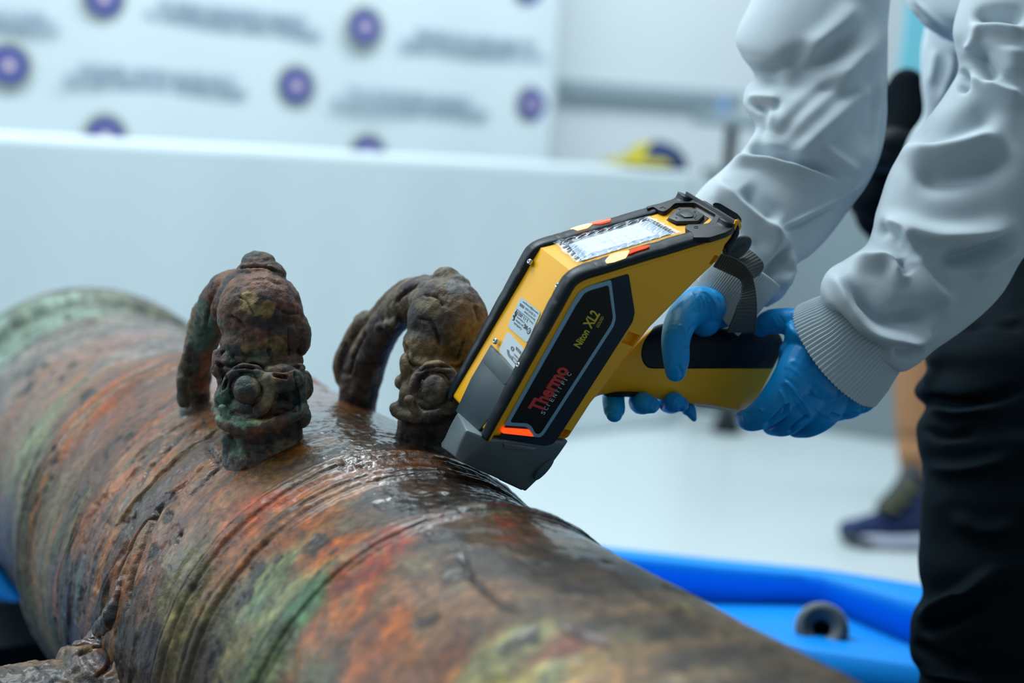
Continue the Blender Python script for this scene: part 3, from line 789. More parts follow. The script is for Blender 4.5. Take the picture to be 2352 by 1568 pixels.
#print('dolphin1 depths', dh, dt)
D = dh
o = blob('lifting_handle', [
    ell(598, 722, D + .012, 99, 104, 95, 0), ell(604, 765, D + .01, 93, 72, 88), ell(590, 655, D + .022, 62, 52, 60),
    ell(594, 606, D + .02, 40, 28, 40), ell(606, 630, D + .016, 50, 35, 40), ell(590, 790, D + .008, 86, 44, 82),
    chain([(572, 690, D + .03, 70), (530, 680, D + .055, 58), (480, 735, D + .085, 44), (455, 820, D + .105, 36), (448, 900, dt, 34), (446, 960, dt, 34), (440, 985, dt - .005, 36)]),
    chain([(452, 712, D + .085, 14), (446, 750, D + .085, 14), (440, 800, D + .09, 15), (425, 840, D + .1, 16), (418, 880, D + .1, 15), (424, 925, D + .11, 14)]),
    chain([(458, 708, D + .09, 16), (452, 730, D + .09, 14)]),
    chain([(545, 862, D + .004, 48), (650, 866, D + .004, 50)]), chain([(545, 905, D + .004, 48), (652, 905, D + .004, 52)]), chain([(548, 950, D + .004, 44), (655, 945, D + .004, 48)]), ell(600, 830, D + .012, 96, 44, 84), ell(600, 900, D + .01, 98, 84, 80), ell(640, 868, D - .018, 60, 34, 56), ell(600, 935, D, 92, 38, 74), 
    ell(566, 894, D - .034, 29, 32, 24), torus_arc(568, 898, D - .031, 50, 54, 13, 175, -55), torus_arc(560, 898, D - .026, 60, 68, 11, 215, 330),
    chain([(498, 938, D - .012, 14), (513, 968, D - .024, 15), (560, 983, D - .032, 15), (620, 976, D - .030, 15), (675, 955, D - .020, 15), (696, 935, D - .008, 15)]),
    chain([(500, 812, D - .004, 14), (502, 848, D - .008, 17), (510, 872, D - .010, 13)]), ell(524, 835, D - .012, 18, 30, 18),
    ell(514, 912, D - .012, 24, 30, 24), ell(508, 945, D - .010, 16, 18, 16), ell(535, 845, D - .014, 16, 22, 16), ell(600, 628, D + .018, 60, 34, 48), chain([(540, 850, D - .004, 12), (610, 846, D - .014, 12), (690, 846, D - .004, 12)]),
    chain([(686, 846, D - .008, 13), (692, 880, D - .010, 13), (694, 925, D - .008, 13)]),
    ell(694, 770, D + .016, 20, 44, 34), ell(701, 884, D + .004, 16, 34, 30), ell(698, 958, D + .004, 18, 25, 28),
    chain([(575, 975, D + .008, 66), (578, 1020, D + .006, 62), (580, 1060, D + .004, 70)]), chain([(635, 975, D + .012, 62), (640, 1020, D + .012, 56), (645, 1060, D + .012, 64)]),
    chain([(524, 1010, D - .012, 14), (522, 1060, D - .004, 13)])],
    dolphm, can, .0012, 2, label='cast lifting handle shaped like a sea creature head, left of the two')
sculpt(o, [([(495, 838), (560, 842), (640, 846), (700, 838)], 4, -.0045), ([(626, 860), (662, 866)], 3.2, -.005), ([(636, 905), (664, 915)], 3, -.003), ([(632, 938), (682, 944)], 2.4, -.003),
    ([(622, 745), (618, 820)], 1.8, -.0022), ([(664, 750), (664, 820)], 1.8, -.0022), ([(545, 680), (565, 690), (580, 715), (586, 728)], 2.5, -.002), ([(526, 724), (545, 735), (566, 755)], 3, -.003),
    ([(500, 640), (480, 690), (472, 760)], 4, -.003), ([(680, 845), (682, 900), (690, 950)], 2.5, -.003), ([(541, 615), (575, 612), (606, 612), (640, 625)], 3, -.003),
    ([(520, 870), (515, 890)], 3, -.003), ([(555, 660), (600, 640), (650, 655)], 4, -.0012), ([(630, 700), (660, 720), (690, 720)], 3, -.0015), ([(500, 830), (520, 880), (505, 900)], 3, -.003)])
w, c = organic(o, 301, .0014, .0024, PAL1)
c = paint(c, w, [(600, 655, 55, 20, '6a4a40', .5), (540, 745, 45, 55, '55351f', .6), (652, 745, 45, 50, '1f1b1e', .5), (572, 690, 18, 28, '8a7444', .8), (590, 718, 16, 14, '8a7c50', .8), (614, 712, 14, 22, '84683c', .8), (580, 798, 20, 12, '78683c', .7), (640, 800, 26, 16, '77683e', .7), (600, 812, 30, 12, '4a6258', .5),
    (610, 890, 26, 40, '86785a', .55), (545, 965, 60, 10, '5e8266', .6), (600, 960, 30, 8, 'a8a070', .5), (510, 930, 25, 35, '4c6a58', .6), (430, 900, 30, 80, '3a5048', .4), (465, 750, 30, 60, '3f6a5c', .55), (540, 1030, 22, 22, '5a7a64', .6), (660, 690, 40, 25, '5a3a34', .5), (650, 860, 30, 14, '7a4a2c', .4)])
setcol(o, hollow_tone(o, c) * 1.10, np.clip((getco(o)[:, 2] < .62) * .6, 0, .6))
dh2 = dh + .045; D = dh2
o = blob('lifting_handle', [
    ell(1030, 742, D + .01, 94, 108, 88, -8), ell(1000, 790, D + .008, 74, 60, 76), ell(1060, 790, D + .01, 62, 60, 76), ell(1008, 690, D + .02, 72, 50, 60),
    ell(1026, 634, D + .018, 33, 22, 30), ell(1036, 655, D + .015, 46, 32, 36),
    chain([(1000, 690, D + .03, 58), (950, 688, D + .05, 48), (905, 725, D + .075, 42), (862, 790, D + .10, 44), (835, 850, D + .12, 48), (822, 910, D + .13, 46), (818, 965, D + .135, 44)]),
    chain([(978, 646, D + .04, 14), (930, 655, D + .055, 15), (890, 688, D + .07, 15), (862, 722, D + .085, 15), (830, 742, D + .10, 20), (838, 735, D + .1, 20)]),
    chain([(840, 730, D + .1, 18), (815, 765, D + .11, 18), (800, 800, D + .12, 24), (788, 835, D + .125, 24), (790, 870, D + .13, 22)]),
    ell(905, 742, D + .05, 12, 14, 14), ell(888, 746, D + .055, 12, 14, 14), ell(870, 752, D + .06, 12, 14, 14),
    ell(1000, 850, D + .006, 78, 60, 74), ell(1000, 890, D + .002, 84, 74, 72), ell(990, 930, D + .002, 82, 44, 70),  ell(1050, 880, D + .005, 40, 52, 54),
    ell(998, 894, D - .040, 31, 35, 24), torus_arc(1000, 894, D - .036, 50, 54, 13, 175, -60), torus_arc(996, 898, D - .030, 60, 60, 11, 200, 330),
    ell(937, 842, D - .008, 20, 36, 24), ell(920, 878, D - .004, 15, 18, 18), ell(940, 912, D - .010, 28, 28, 26), chain([(908, 936, D - .008, 17), (930, 952, D - .012, 18), (980, 958, D - .030, 16), (1040, 950, D - .026, 16)]),
    ell(912, 942, D - .008, 17, 19, 20), chain([(965, 975, D + .006, 54), (962, 1045, D + .006, 56)]), chain([(1010, 975, D + .01, 54), (1030, 1045, D + .01, 60)])],
    dolphm, can, .0014, 3, label='cast lifting handle shaped like a sea creature head, beside the analyzer')
sculpt(o, [([(930, 815), (960, 848), (1000, 842), (1080, 840)], 4, -.004), ([(970, 678), (1000, 680), (1020, 705)], 3, -.003), ([(955, 730), (990, 740), (1005, 775), (1012, 800)], 3.5, -.003), ([(930, 790), (945, 830), (975, 845)], 3, -.003),
    ([(1065, 780), (1048, 830)], 2.2, -.003), ([(975, 650), (930, 670), (905, 700)], 4, -.004), ([(1090, 700), (1100, 740)], 3, -.002), ([(805, 830), (820, 800), (840, 760)], 4, -.004), ([(785, 850), (800, 860), (812, 820)], 4, -.003)])
w, c = organic(o, 331, .0012, .0020, PAL2)
c = paint(c, w, [(1050, 660, 30, 22, '68707a', .5), (980, 700, 30, 22, '6c5e40', .6), (975, 800, 40, 35, '6e5a34', .7), (1070, 740, 40, 60, '5a4c3a', .5), (930, 850, 14, 30, '6a543a', .6), (1040, 920, 16, 30, '64543a', .6), (830, 880, 30, 40, '4c3826', .5), (1060, 810, 40, 26, '1c1816', .6)])
setcol(o, hollow_tone(o, c), np.clip((getco(o)[:, 2] < .62) * .6, 0, .6))

# black rubber blocks that carry the cannon in the tub
for s in (-.75, .75):
    p = cyl_pt(np.array(s), np.array(-math.pi / 2), np.array(.19 if s > 0 else .172)); 
    q = thing('support_block', (p[0], p[1], zf), 'black block under the %s half of the cannon inside the blue tub' % ('front' if s < 0 else 'rear'), 'block', 'black blocks under the cannon')
    ax = nrm((cA @ M.T) * [1, 1, 0]); lt = nrm(np.cross(ax, upz))
    boxd(np.array([p[0], p[1], 0]) - ax * .08 - lt * .2, ax, lt, .16, .4, zf, p[2] + .004, 'block', rubber, q)

# =================================================================== HANDHELD ANALYZER
an = nrm([.44, -.405, .8]); aX0 = camP(1150, 1080, 1.18)
AW = .0800
def S(px, py, c=0.0):             # near side plane, then c metres into the body (world)
    D = camP(px, py, 1.0); return toW(D * ((aX0 @ an) / (D @ an)) - an * c)
def dS(px, py, c=0.0):            # depth of a pixel on the plane c metres inside
    D = camP(px, py, 1.0); return ((aX0 - an * c) @ an) / (D @ an)
anW = nrm(an @ M.T)
fl_a, fl_b = S(1130, 1008), S(1330, 655); aell = nrm(fl_b - fl_a)
am = nrm(np.cross(anW, aell)); 
if am @ (S(1100, 800) - S(1250, 800)) < 0: am = -am
tl_a, tl_b = S(1345, 643), S(1645, 552); att = nrm(tl_b - tl_a); atn = nrm(np.cross(att, anW))
if atn @ (S(1400, 500) - S(1400, 640)) < 0: atn = -atn
FE, TE = .0050, .0050
def pl(px, py, p0, n): 
    d = P(px, py, 1) - CAM; return CAM + d * ((p0 - CAM) @ n) / (d @ n)
def FF(px, py, h=0.0): return pl(px, py, fl_a + am * (FE + h), am)
def FT(px, py, h=0.0): return pl(px, py, tl_a + atn * (TE + h), atn)
for nm, q in (('front far corner', S(1336, 652, AW)), ('nose far', S(1128, 1008, AW)), ('rear far', S(1690, 525, AW))):
    print(nm, proj(q).round(1))
gun = thing('analyzer', tuple(S(1210, 1130)), 'yellow and black handheld analyzer with lit orange lamps, its grey nose pressed on the cannon', 'scanner')

def slab(pts, off, name, mat, parent=gun, bev=.0, smooth=False, seg=2, label=None):
    """closed prism from a loop of world points and a thickness vector"""
    pts = np.array(pts); n = len(pts)
    V = np.vstack([pts, pts + off]); F = [tuple(range(n)), tuple(range(n, 2 * n))[::-1]] + [(i, (i + 1) % n, n + (i + 1) % n, n + i) for i in range(n)]
    o = mk(name, V, F, mat, parent, smooth=smooth, label=label); fixn(o)
    if bev: bevel(o, bev, seg, 30); o.data.polygons.foreach_set('use_smooth', [True] * len(o.data.polygons))
    return o
def rnd(pts, r=6, k=5):
    """round the corners of a pixel polygon"""
    pts = np.array(pts, float); out = []; n = len(pts)
    for i in range(n):
        a, b, c = pts[i - 1], pts[i], pts[(i + 1) % n]
        la, lc = np.hypot(*(a - b)), np.hypot(*(c - b)); q = min(r, la * .45, lc * .45)
        p0 = b + (a - b) / la * q; p2 = b + (c - b) / lc * q
        for t in np.linspace(0, 1, k): out.append((1 - t) ** 2 * p0 + 2 * t * (1 - t) * b + t * t * p2)
    return out
# --- yellow housing
front = [(1128, 1006), (1182, 911), (1240, 809), (1290, 721), (1322, 668), (1330, 656)]
topl = [(1346, 643), (1400, 627), (1480, 602), (1560, 578), (1645, 552), (1672, 543)]
def onl(q, a, d):
    p = S(*q); return a + d * ((p - a) @ d)
fp_ = [onl(q, fl_a, aell) + am * FE for q in front]; tp_ = [onl(q, tl_a, att) + atn * TE for q in topl]
# meeting corner of the two raised lines, rounded
cn = onl((1330, 656), fl_a, aell) * .5 + onl((1346, 643), tl_a, att) * .5 + (am + atn) * FE * .72
rear = [(1688, 528), (1684, 545), (1668, 566), (1662, 583), (1647, 604), (1605, 643), (1540, 709), (1495, 754), (1450, 812), (1410, 866), (1360, 927), (1306, 1011)]
loop = fp_[:-1] + [cn] + tp_[1:] + [S(*q) for q in rear]
house = slab(loop, -anW * AW, 'housing', yellow, bev=0)
def cutbox(pts, depth=.006, c0=-.004):
    V = [S(*q, c0) for q in pts]
    o = slab(V, -anW * (depth - c0), 'cutter', yellow, None if False else gun); return o
house.modifiers.new('x', 'BEVEL'); mm = house.modifiers['x']; mm.width = .0042; mm.segments = 5; mm.limit_method = 'ANGLE'; mm.angle_limit = math.radians(50)
cuts = [cutbox([(1427, 786), (1444, 761), (1471, 770), (1453, 796)]), cutbox([(1628, 606), (1641, 585), (1657, 590), (1641, 609)]), cutbox([(1279, 1004), (1291, 984), (1312, 989), (1300, 1007)])]
for c_ in cuts:
    b_ = house.modifiers.new('b', 'BOOLEAN'); b_.operation = 'DIFFERENCE'; b_.object = c_; b_.solver = 'EXACT'
bake(house); house.data.polygons.foreach_set('use_smooth', [True] * len(house.data.polygons))
house.data.set_sharp_from_angle(angle=math.radians(38))
for c_ in cuts: bpy.data.objects.remove(c_)
for (x, y) in ((1634, 601), (1287, 998)):
    p = S(x, y, .0055); V, F = ICO; slab([p + (aell * math.cos(a) + am * math.sin(a)) * .0022 for a in np.linspace(0, 2 * np.pi, 16, endpoint=False)], anW * .0015, 'screw', steel)
# --- raised yellow bead between bumper and side
def sweep(path, prof, name, mat, close=False, parent=gun, label=None, scale=None, widen=None):
    """path: world points on a side plane; prof: list of (outward, inward c)"""
    path = np.array(path); n = len(path)
    T = np.gradient(path, axis=0); T /= np.linalg.norm(T, axis=1)[:, None]
    Oo = np.cross(anW, T); 
    if (Oo[n // 4] @ am) < 0: Oo = -Oo
    V = []
    for i in range(n):
        k = 1 if scale is None else scale[i]
        kt = 1 if widen is None else widen[i]
        for o_, c_ in prof: V.append(path[i] + Oo[i] * o_ * k * (1 + (kt - 1) * .1) - anW * c_ * (kt if abs(c_) > .003 else 1))
    m_ = len(prof); F = [tuple(f) for f in gridfaces(n, m_)] + [tuple(range(m_)), tuple(range((n - 1) * m_, n * m_))[::-1]]
    o = mk(name, np.array(V), F, mat, parent, label=label); fixn(o); return o
bpath_px = [(1122, 1012), (1182, 906), (1240, 804), (1290, 717), (1318, 667), (1328, 655), (1341, 647), (1360, 640), (1400, 628), (1480, 603), (1560, 579), (1645, 552), (1672, 541), (1684, 528), (1693, 506)]
bpath = cr([S(*q) for q in bpath_px], 220)
bead = [(.0016 * math.cos(a) - .0002, .0016 * math.sin(a) + .0006) for a in np.linspace(0, 2 * np.pi, 10, endpoint=False)]
sweep(bpath, bead, 'bead', yellow)
# --- black rubber bumpers near and far, with moulded grip ribs
bp = [(.0010, .0000), (.0020, -.0012), (.0045, -.0022), (.0068, -.0014), (.0084, .0014), (.0091, .0055), (.0090, .0095), (.0082, .0122), (.0060, .0132), (.0010, .0132)]
bpf = [(a * .86, c) for a, c in bp]
pjp = proj(bpath)[:, :2]; sc_ = np.ones(len(bpath))
for (x, y) in ((1166, 940), (1198, 880), (1232, 822), (1268, 758), (1300, 700), (1376, 634), (1394, 629), (1455, 611), (1520, 590), (1531, 587), (1592, 568)):
    i = np.argmin(np.hypot(pjp[:, 0] - x, pjp[:, 1] - y)); sc_ *= 1 - .05 * np.exp(-((np.arange(len(bpath)) - i) / 1.2) ** 2)
    if y > 640: sc_ *= 1 + .03 * np.exp(-((np.arange(len(bpath)) - i + 4) / 2.5) ** 2)
nb = 214
tp_g = np.clip((pjp[:, 1] - 700) / 300, 0, 1)
wd_ = (1 + .14 * np.clip((pjp[:, 0] - 1325) / 40, 0, 1)) * (1 - .38 * tp_g); sc_ = sc_ * (1 - .38 * tp_g)
b1 = sweep(bpath[:nb], bp, 'bumper', rubber, scale=sc_[:nb], widen=wd_[:nb], label='black rubber edge bumper')
sweep(bpath[:nb] - anW * AW, [(a, -c) for a, c in bpf], 'bumper', rubber, scale=sc_[:nb], widen=wd_[:nb], label='black rubber edge bumper on the far side')
# --- end cap behind the keypad
ecp = [(1640, 553), (1668, 543), (1684, 530), (1692, 512), (1700, 516), (1699, 535), (1690, 558), (1672, 583), (1668, 584), (1674, 566), (1668, 556)]
slab([S(*q, .002) + atn * (.002 if i < 4 else 0) for i, q in enumerate(ecp)], -anW * (AW - .004), 'end_cap', rubber, bev=.0025, seg=3)
slab([S(1668, 566, -.0006), S(1684, 548, -.0006), S(1694, 515, -.0006), S(1699, 520, -.0006), S(1699, 536, -.0006), S(1688, 562, -.0006), S(1670, 585, -.0006)], -anW * .02, 'end_bumper', rubber, bev=.0022, seg=3)
# --- dark plate on the yellow front, two tones
slab([FF(*q, -.001) for q in [(1131, 792), (1190, 853), (1140, 945), (1092, 1003), (1050, 945), (1085, 870)]], am * .0018, 'front_shield', greypanel, bev=.0006)
slab([FF(*q, .0008) for q in rnd([(1128, 795), (1185, 853), (1161, 886), (1108, 828)], 8)], am * .0010, 'front_shield_plate', pm('grey_plate', (.075, .105, .12), .45), bev=.0004)
# --- nose
ncs = [ (S(1092, 1003, .010) + am * .004, S(1061, 1068, .014)), (S(1128, 1009, -.0008), S(1070, 1074, .008)), (S(1306, 1012, -.0005), S(1215, 1137, .006)),
        (S(1306, 1012, AW), S(1215, 1137, AW - .008)), (S(1128, 1009, AW), S(1070, 1074, AW - .010)), (S(1092, 1003, AW - .010) + am * .004, S(1061, 1068, AW - .016))]
far_f = FF(1050, 943, .001)
top_ = [a for a, b in ncs]; bot_ = [b for a, b in ncs]
top_[5] = FF(1051, 946, .0015); top_[4] = top_[5] - am * .012 - anW * .004; bot_[5] = S(1061, 1068, .014) + (P(1029, 1047, 1.215) - P(1061, 1068, dS(1061, 1068, .014)))
bot_[4] = bot_[5] - am * .004 - anW * .01
top_ = [t_ + aell * .0 for t_ in top_]
sec = []
for u in np.linspace(0, 1, 9):
    row = []
    for t_, b_, (q0, q1) in zip(top_, bot_, [(a, b) for a, b in zip(top_, bot_)]):
        row.append(t_ * (1 - u) + b_ * u + (am * .0 - aell * 0))
    row = np.array(row); ctr = row.mean(0)
    row = ctr + (row - ctr) * (1 + .035 * math.sin(math.pi * u))
    sec.append(row)
V = np.vstack(sec); F = [tuple(f) for f in gridfaces(9, 6)] + [tuple(range(6)), tuple(range(48, 54))[::-1]]
nose = mk('nose', V, F, nosegrey, gun, label='gunmetal grey nose touching the barrel'); fixn(nose); bevel(nose, .0016, 3, 15)
# recess and lip on the nose
slab([S(*q, -.0016) for q in rnd([(1155, 1016), (1232, 1026), (1222, 1034), (1157, 1027)], 4)], -anW * .004, 'nose_latch', nosegrey, bev=.0006)
q = np.array([S(1250, 1078, .0012) + (S(1272, 1052) - S(1228, 1104)) * .5 * math.cos(a) * .95 + (S(1262, 1080) - S(1238, 1070)) * .33 * math.sin(a) for a in np.linspace(0, 2 * np.pi, 28, endpoint=False)])
slab(q + anW * .0016, -anW * .003, 'nose_dimple', pm('nose_dimple_grey', (.06, .10, .13), .5), bev=.0004)
slab([S(1160, 1112, .010), S(1212, 1136, .010), S(1212, 1136, .07), S(1160, 1112, .07)], -aell * .0012, 'nose_gasket', rubber)
# --- side decals
def near(pts, h, name, mat, r=4, th=.0005, label=None, parent=gun, bev=0):
    return slab([S(*q, -h) for q in rnd(pts, r)], anW * -th if th < 0 else anW * th, name, mat, parent, label=label, bev=bev)
near([(1147, 1001), (1322, 690), (1346, 659), (1386, 645), (1443, 628), (1457, 716), (1452, 738), (1282, 1003), (1270, 1018), (1250, 1023), (1172, 1011), (1147, 1004)], .0002, 'side_overlay', navy, 5, .0006)
near([(1157, 975), (1312, 697), (1330, 669), (1348, 657), (1402, 641), (1413, 729), (1408, 748), (1249, 994), (1240, 1003), (1222, 1001), (1214, 984), (1206, 978)], .0008, 'side_label', silver, 6, .0004)
near([(1170, 968), (1321, 701), (1340, 673), (1352, 666), (1396, 653), (1406, 728), (1401, 744), (1243, 989), (1236, 995), (1228, 993), (1221, 978), (1210, 970)], .0012, 'side_label_field', blackdecal, 6, .0003)
near([(1153, 980), (1213, 984), (1224, 1000), (1152, 992), (1149, 988)], .0012, 'side_lamp', glow3, 3, .0008, label='glowing red strip lamp on the side')
# --- lettering
def text_mesh(txt, p0, p1, hv, fn, name, mat, parent=gun, off=.0018, bold=0.0, th=.00012, serif=False):
    cu = bpy.data.curves.new('t', 'FONT'); cu.body = txt; cu.size = 1; cu.offset = bold; cu.resolution_u = 3
    to = bpy.data.objects.new('t', cu); C.objects.link(to)
    dg = bpy.context.evaluated_depsgraph_get(); me = bpy.data.meshes.new_from_object(to.evaluated_get(dg), depsgraph=dg)
    v = np.array([x.co[:] for x in me.vertices]); f = [tuple(p.vertices) for p in me.polygons]
    bpy.data.objects.remove(to); bpy.data.curves.remove(cu); bpy.data.meshes.remove(me)
    cap = .73; x0, x1 = v[:, 0].min(), v[:, 0].max()
    p0 = np.array(p0, float); p1 = np.array(p1, float); hv = np.array(hv, float)
    W = np.array([fn(*(p0 + (p1 - p0) * (a - x0) / (x1 - x0) + hv * b / cap), off) for a, b in v[:, :2]])
    return mk(name, W, f, mat, parent, smooth=False)
nS_ = lambda x, y, h: S(x, y, -h)
text_mesh('Thermo', (1240, 946), (1305, 846), (-31, -12), nS_, 'lettering', redprint, bold=.042)
for i, ch in enumerate('SCIENTIFIC'):
    a = np.array([1247., 951.]); b = np.array([1313., 853.]); u = (i + .05) / 10; st_ = (b - a)
    w_ = .062 if ch != 'I' else .014
    text_mesh(ch, a + st_ * u, a + st_ * (u + w_), (-8.5, -4.5), nS_, 'lettering', whiteprint, bold=.004)
text_mesh('Niton', (1329, 798), (1352, 760), (-15, -9), nS_, 'lettering', yellowprint, bold=.022)
text_mesh('XL2', (1355, 754), (1376, 719), (-20, -12), nS_, 'lettering', yellowprint, bold=.024)
text_mesh('GOLDD', (1372, 751), (1385, 727), (-6.2, -3.8), nS_, 'lettering', yellowprint, bold=.002)
# --- front stickers (read upside down)
def quadmap(c4, fn):              # unit square -> four pixel corners
    c4 = np.array(c4, float)
    def g(u, v, h): return fn(*((1 - u) * (1 - v) * c4[0] + u * (1 - v) * c4[1] + u * v * c4[2] + (1 - u) * v * c4[3]), h)
    return g
def sticker(c4, mat, name, label):
    slab([FF(*q, .0002) for q in rnd(c4, 7)], am * .0004, name, mat, label=label)
c4 = [(1243, 717), (1197, 681), (1166, 750), (1211, 788)]
sticker(c4, sticker_s, 'service_sticker', 'silver service sticker with handwritten date')
QM = quadmap([c4[0], c4[1], c4[2], c4[3]], FF)       # u: text direction, v: towards the nose = up of the letters
# letters stand with their tops towards the nose
def stext(txt, u0, u1, v, h, QM=QM, bold=.01, mat=ink):
    text_mesh(txt, (u0, v), (u1, v), (0, h), QM, 'sticker_text', mat, off=.0008, bold=bold)
stext('maservice@gacmaswg.com', .08, .86, .07, .065); stext('+57 350 472 4210', .14, .66, .17, .07); stext('1035', .72, .93, .17, .09, bold=.02)
stext('Servicio al cliente', .10, .64, .28, .07); stext('Fecha:', .12, .30, .40, .06); stext('2-11-2023', .34, .88, .42, .10)
stext('y Garantia', .45, .82, .555, .06); stext('de Validez', .45, .82, .655, .06); stext('Certificado', .45, .84, .755, .07); stext('WG', .24, .42, .58, .14, bold=.03)
slab([QM(.30, .38, .0006), QM(.95, .38, .0006), QM(.95, .395, .0006), QM(.30, .395, .0006)], am * .0002, 'sticker_line', ink)
slab([QM(.14 + (.085 if k % 2 else .07) * math.cos(a), .68 + (.10 if k % 2 else .08) * math.sin(a), .0006) for k, a in enumerate(np.linspace(0, 2 * np.pi, 28, endpoint=False))], am * .0002, 'sticker_gear', ink)
slab([QM(.14 + .05 * math.cos(a), .68 + .06 * math.sin(a), .0008) for a in np.linspace(0, 2 * np.pi, 20, endpoint=False)], am * .0002, 'sticker_gear_centre', sticker_s)
slab([QM(.132, .64, .001), QM(.148, .64, .001), QM(.148, .72, .001), QM(.132, .72, .001)], am * .0002, 'sticker_gear_mark', ink)
q = [(.93, .40), (.97, .50), (.93, .58), (.99, .62), (.90, .70), (.96, .76), (.86, .72), (.90, .62), (.86, .54), (.91, .50)]
slab([QM(u, v, .0008) for u, v in q], am * .0002, 'sticker_punch_mark', ink)
c4 = [(1206, 803), (1167, 760), (1146, 805), (1184, 850)]
sticker(c4, sticker_w, 'serial_sticker', 'white serial number sticker')
QM2 = quadmap(c4, FF)
stext('053376', .10, .40, .20, .13, QM2, .02)
for k, (a, b) in enumerate(((.30, .56), (.30, .54), (.30, .52))): stext(['SERVICIO', 'GEOLOGICO', 'COLOMBIANO'][k], .06, .36, .76 - k * .13, .07, QM2)
def arc_print(u, v, r0, r1, a0, a1, n=14):
    pts = [(u + r1 * math.cos(a), v + r1 * 1.0 * math.sin(a)) for a in np.linspace(a0, a1, n)] + [(u + r0 * math.cos(a), v + r0 * math.sin(a)) for a in np.linspace(a1, a0, n)]
    slab([QM2(a, b, .0006) for a, b in pts], am * .0002, 'sticker_logo', ink)
for r in (.05, .085): arc_print(.50, .42, r - .012, r + .004, 0, 6.2, 22)
for k in range(3): arc_print(.46, .58, .13 + .045 * k, .15 + .045 * k, .2, 2.4)
# --- screws on the front
for x, y in ((1219, 602), (1284, 657), (1140, 784), (1194, 839)):
    p = FF(x, y, .0022); r = .0026
    s_ = mk('screw', np.vstack([p + (aell * math.cos(a) + anW * math.sin(a)) * r * k_ + am * h_ for k_, h_ in ((1, 0), (1, .0016), (.75, .0026), (.35, .0026), (.30, .0010)) for a in np.linspace(0, 2 * np.pi, 18, endpoint=False)]),
        [tuple(f) for f in gridfaces(5, 18)] + [tuple(range(72, 90))], steel, gun); fixn(s_)
# --- screen, keypad frame, keys
slab([FT(*q, -.0004) for q in rnd([(1283, 559), (1487, 500), (1553, 535), (1328, 602)], 5)], atn * .0009, 'screen_bezel', blackdecal)
slab([FT(*q, .0005) for q in rnd([(1305, 562), (1486, 507), (1541, 537), (1337, 599)], 3)], atn * .0004, 'screen', screenm, label='pale lit display')
scr = [(1541, 537), (1486, 507), (1305, 562), (1337, 599)]; QS = quadmap(scr, FT)
V = []; F = []
for row in range(9):
    v = .10 + row * .055 * 1.6 + (.12 if row > 6 else 0)
    for col_ in range(4):
        for ch in range(5):
            if rng.rand() < .15: continue
            u0 = .12 + col_ * .2 + ch * .028
            for (a, b, c_, d_) in ((0, 0, .004, .03), (.012, 0, .004, .03), (0, rng.choice([0, .013, .026]), .016, .005)):
                q = [QS(u0 + a, v + b, .0010), QS(u0 + a + c_, v + b, .0010), QS(u0 + a + c_, v + b + d_, .0010), QS(u0 + a, v + b + d_, .0010)]
                i = len(V); V += q; F.append((i, i + 1, i + 2, i + 3))
o = mk('screen_digits', np.array(V), F, pm('screen_print', (.22, .27, .36), .5), gun, smooth=False); o['kind'] = 'stuff'
# crumpled clear film taped over the screen
film = bpy.data.materials.new('clear_film'); film.use_nodes = True; nt = film.node_tree; nt.nodes.clear()
_o = nt.nodes.new('ShaderNodeOutputMaterial'); _m = nt.nodes.new('ShaderNodeMixShader'); _t = nt.nodes.new('ShaderNodeBsdfTransparent'); _g = nt.nodes.new('ShaderNodeBsdfGlossy'); _l = nt.nodes.new('ShaderNodeLayerWeight')
_t.inputs[0].default_value = (.93, .95, .97, 1); _g.inputs['Roughness'].default_value = .22; _g.inputs[0].default_value = (.9, .95, 1, 1); _l.inputs[0].default_value = .25
_r = nt.nodes.new('ShaderNodeMapRange'); _r.inputs[3].default_value = .015; _r.inputs[4].default_value = .20; nt.links.new(_l.outputs['Fresnel'], _r.inputs[0])
nt.links.new(_r.outputs[0], _m.inputs[0]); nt.links.new(_t.outputs[0], _m.inputs[1]); nt.links.new(_g.outputs[0], _m.inputs[2]); nt.links.new(_m.outputs[0], _o.inputs[0])
QF = quadmap([(1264, 552), (1490, 494), (1564, 533), (1322, 603)], FT)
nu, nv = 90, 40; V = []
for i in range(nu):
    for j in range(nv):
        u, v = i / (nu - 1), j / (nv - 1)
        e = min(u, 1 - u, v, 1 - v); p3 = np.array([u * 5, v * 3, .3])
        h = .0012 + .0007 * abs(float(fbm(p3[None], 4, 91)[0])) * (1.6 if e < .14 else .5) + .0016 * max(0, .08 - abs(e - .10)) / .08 * (.5 + .5 * math.sin(u * 60 + v * 40 + 3 * float(vnoise(p3[None] * 2, 5)[0])))
        du = .012 * float(vnoise(np.array([[u * 14, v * 9, 1.]]), 7)[0])
        V.append(QF(u + du * (e < .02), v + du * 1.5 * (e < .02), h))
o = mk('screen_film', np.array(V), gridfaces(nu, nv, False), film, gun, label='crumpled clear plastic film over the display')
m = o.modifiers.new('t', 'SOLIDIFY'); m.thickness = .0002
